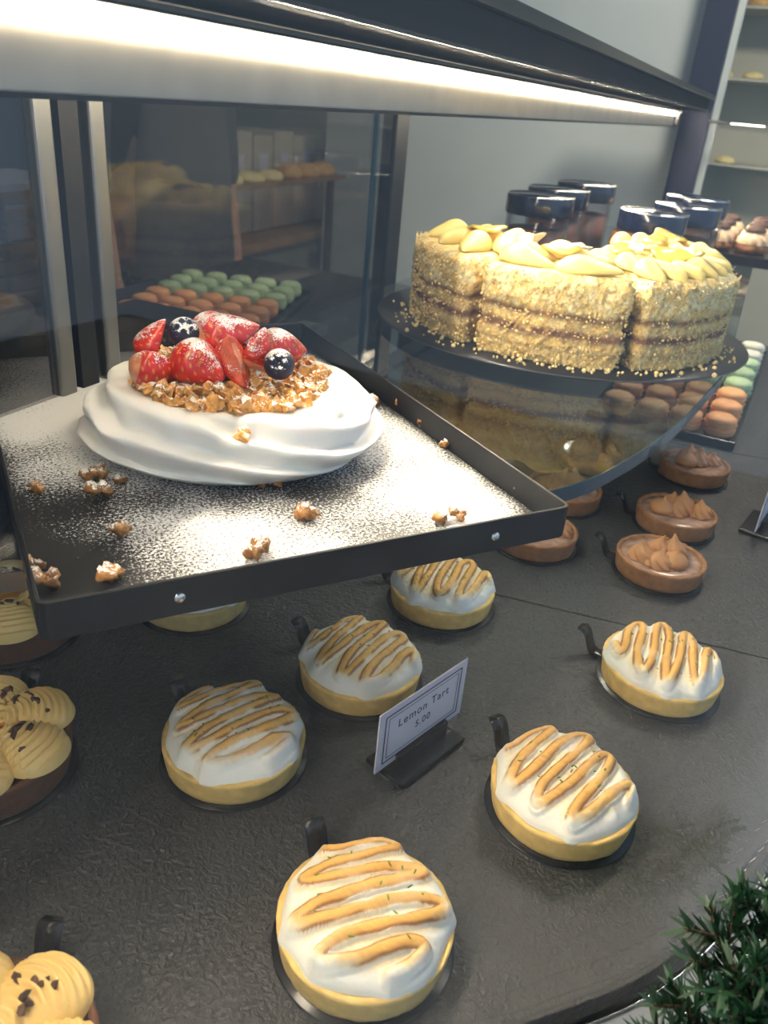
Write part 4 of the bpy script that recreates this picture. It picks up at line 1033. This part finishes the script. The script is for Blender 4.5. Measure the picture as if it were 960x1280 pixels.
tv = [(0, 0, .90), (0, 0, 1.15), (0, 0, 1.36), (0, 0, 1.46)]; te = [(0, 1), (1, 2), (2, 3)]; tr = [(.118, .160), (.105, .145), (.115, .175), (.07, .075)]
for s in (-1, 1):
    n = len(tv); tv += [(0, s * .175, 1.41), (.01, s * .226, 1.13), (.028, s * .227, 1.02)]; tr += [.07, .058, .046]; te += [(2, n), (n, n + 1), (n + 1, n + 2)]
skin('shirt', tv, te, tr, CLOTH, pe)
lv = [(0, 0, .96), (0, 0, .90)]; le = [(0, 1)]; lr = [(.110, .155), (.112, .155)]
for s in (-1, 1):
    n = len(lv); lv += [(0, s * .09, .82), (.01, s * .10, .48), (-.01, s * .11, .10)]; lr += [.095, .072, .062]; le += [(1, n), (n, n + 1), (n + 1, n + 2)]
skin('trousers', lv, le, lr, CLOTH, pe)
AV = []; 
for j in range(14):
    z = .52 + j * (.86 / 13); hw = .17 if z < 1.08 else .17 - (z - 1.08) * .25
    for i in range(15):
        u = i / 14 * 2 - 1; y = hw * u; AV.append((.135 + .02 * math.cos(u * 1.4) - .045 * u * u + (.012 * math.sin(9 * u + 1) * (1 if z < .95 else .2)), y, z))
ap = mk('apron', AV, grid_faces(15, 14), APRON); oa = ob('apron', ap, pe); sm = oa.modifiers.new('solid', 'SOLIDIFY'); sm.thickness = .004
hv, hf = lathe([(.088, 1.62), (.094, 1.68), (.088, 1.75), (.06, 1.80), (0, 1.815)], 32); ob('hair', mk('hair', np.array(hv) * [1, .85, 1] + [-.008, 0, 0], hf, HAIR), pe)
fvv, fff = lathe([(0, 0), (.010, .002), (.013, .012), (.008, .028), (0, .034)], 16); ob('nose', mk('nose', np.array(fvv) * [1, 1, 1] + [.098, 0, 1.645], fff, SKIN), pe)
for s in (-1, 1): ob('eye', mk('eye', *lathe([(0, -.009), (.0075, -.005), (.009, 0), (.0075, .005), (0, .009)], 16), HAIR), pe, (.088, s * .030, 1.685))
ob('mouth', box_mesh('mouth', (.008, .045, .008), M('lip', (.35, .12, .10)), .002), pe, (.092, 0, 1.615))

# ------------------------------------------------------------------ fir sprigs outside the glass
def sprig(seed, root, tip):
    r_ = np.random.default_rng(seed); root = np.array(root); tip = np.array(tip); L_ = np.linalg.norm(tip - root); ax = (tip - root) / L_
    lat = np.cross(ax, [0, 0, 1]); lat /= np.linalg.norm(lat)
    stem = smooth_path([(0, 0, 0), (tip - root) * .5 + lat * r_.uniform(-.008, .008) + [0, 0, .008], tip - root], 24)
    parts_s = [tube(stem, np.linspace(.0020, .0008, 24), 6)]; parts_n = []
    twigs = [stem]
    for k in range(9):
        i = 3 + 2 * k; sgn = 1 if k % 2 else -1; d = ax * .6 + lat * sgn * .75 + np.array([0, 0, r_.uniform(-.1, .3)]); d /= np.linalg.norm(d); l2 = L_ * .45 * (1 - i / 40)
        tw = np.array([stem[i] + d * l2 * t for t in np.linspace(0, 1, 8)]); twigs.append(tw); parts_s.append(tube(tw, np.linspace(.0012, .0006, 8), 5))
    for tw in twigs:
        ln = np.linalg.norm(np.diff(tw, axis=0), axis=1).sum(); m = int(ln / .0007)
        for k in range(m):
            t = (k + r_.uniform()) / m * (len(tw) - 1.01); i = int(t); f = t - i; p = tw[i] * (1 - f) + tw[i + 1] * f; tg = tw[i + 1] - tw[i]; tg /= np.linalg.norm(tg)
            a = r_.uniform(0, 2 * PI); u = np.cross(tg, [0, .1, 1]); u /= np.linalg.norm(u); v = np.cross(tg, u); dr = tg * .75 + (u * math.cos(a) + v * math.sin(a)) * .8; dr /= np.linalg.norm(dr)
            sd = np.cross(dr, tg); sd /= np.linalg.norm(sd) + 1e-9; ll = r_.uniform(.008, .013); w2 = .0008
            parts_n.append((np.array([p - sd * w2, p + sd * w2, p + dr * ll * .6 + sd * w2, p + dr * ll, p + dr * ll * .6 - sd * w2]), [(0, 1, 2, 3, 4)]))
    return mk('stem', *join(parts_s), STEMM), mk('needles', *join(parts_n), FIRG, smooth=False)
for i, (rt, tp, lab) in enumerate((
        ((.0950, .2300, -.006), (.0470, .2520, .046), 'fir sprig outside the glass pointing lowest toward the deck corner'),
        ((.0850, .2150, -.006), (.0440, .2360, .040), 'fir sprig outside the glass at the bottom edge of the photo'),
        ((.1050, .2580, -.006), (.0560, .2860, .060), 'fir sprig outside the glass with the highest tip of the bunch'),
        ((.1150, .2750, -.006), (.0680, .3020, .062), 'fir sprig outside the glass, second highest tip of the bunch'),
        ((.1250, .2900, -.006), (.0800, .3120, .058), 'fir sprig outside the glass beside the right edge of the photo'),
        ((.1080, .2420, -.006), (.0660, .2560, .066), 'fir sprig outside the glass in the middle of the bunch'),
        ((.1200, .2560, -.006), (.0800, .2660, .060), 'fir sprig outside the glass low at the right edge'))):
    t = thing('fir_sprig', lab, 'fir sprig', rt, 0, 'fir sprigs on the ledge outside')
    st, ne = sprig(i + 1, rt, tp); ob('stem', st, t); ob('needles', ne, t, kind='stuff')
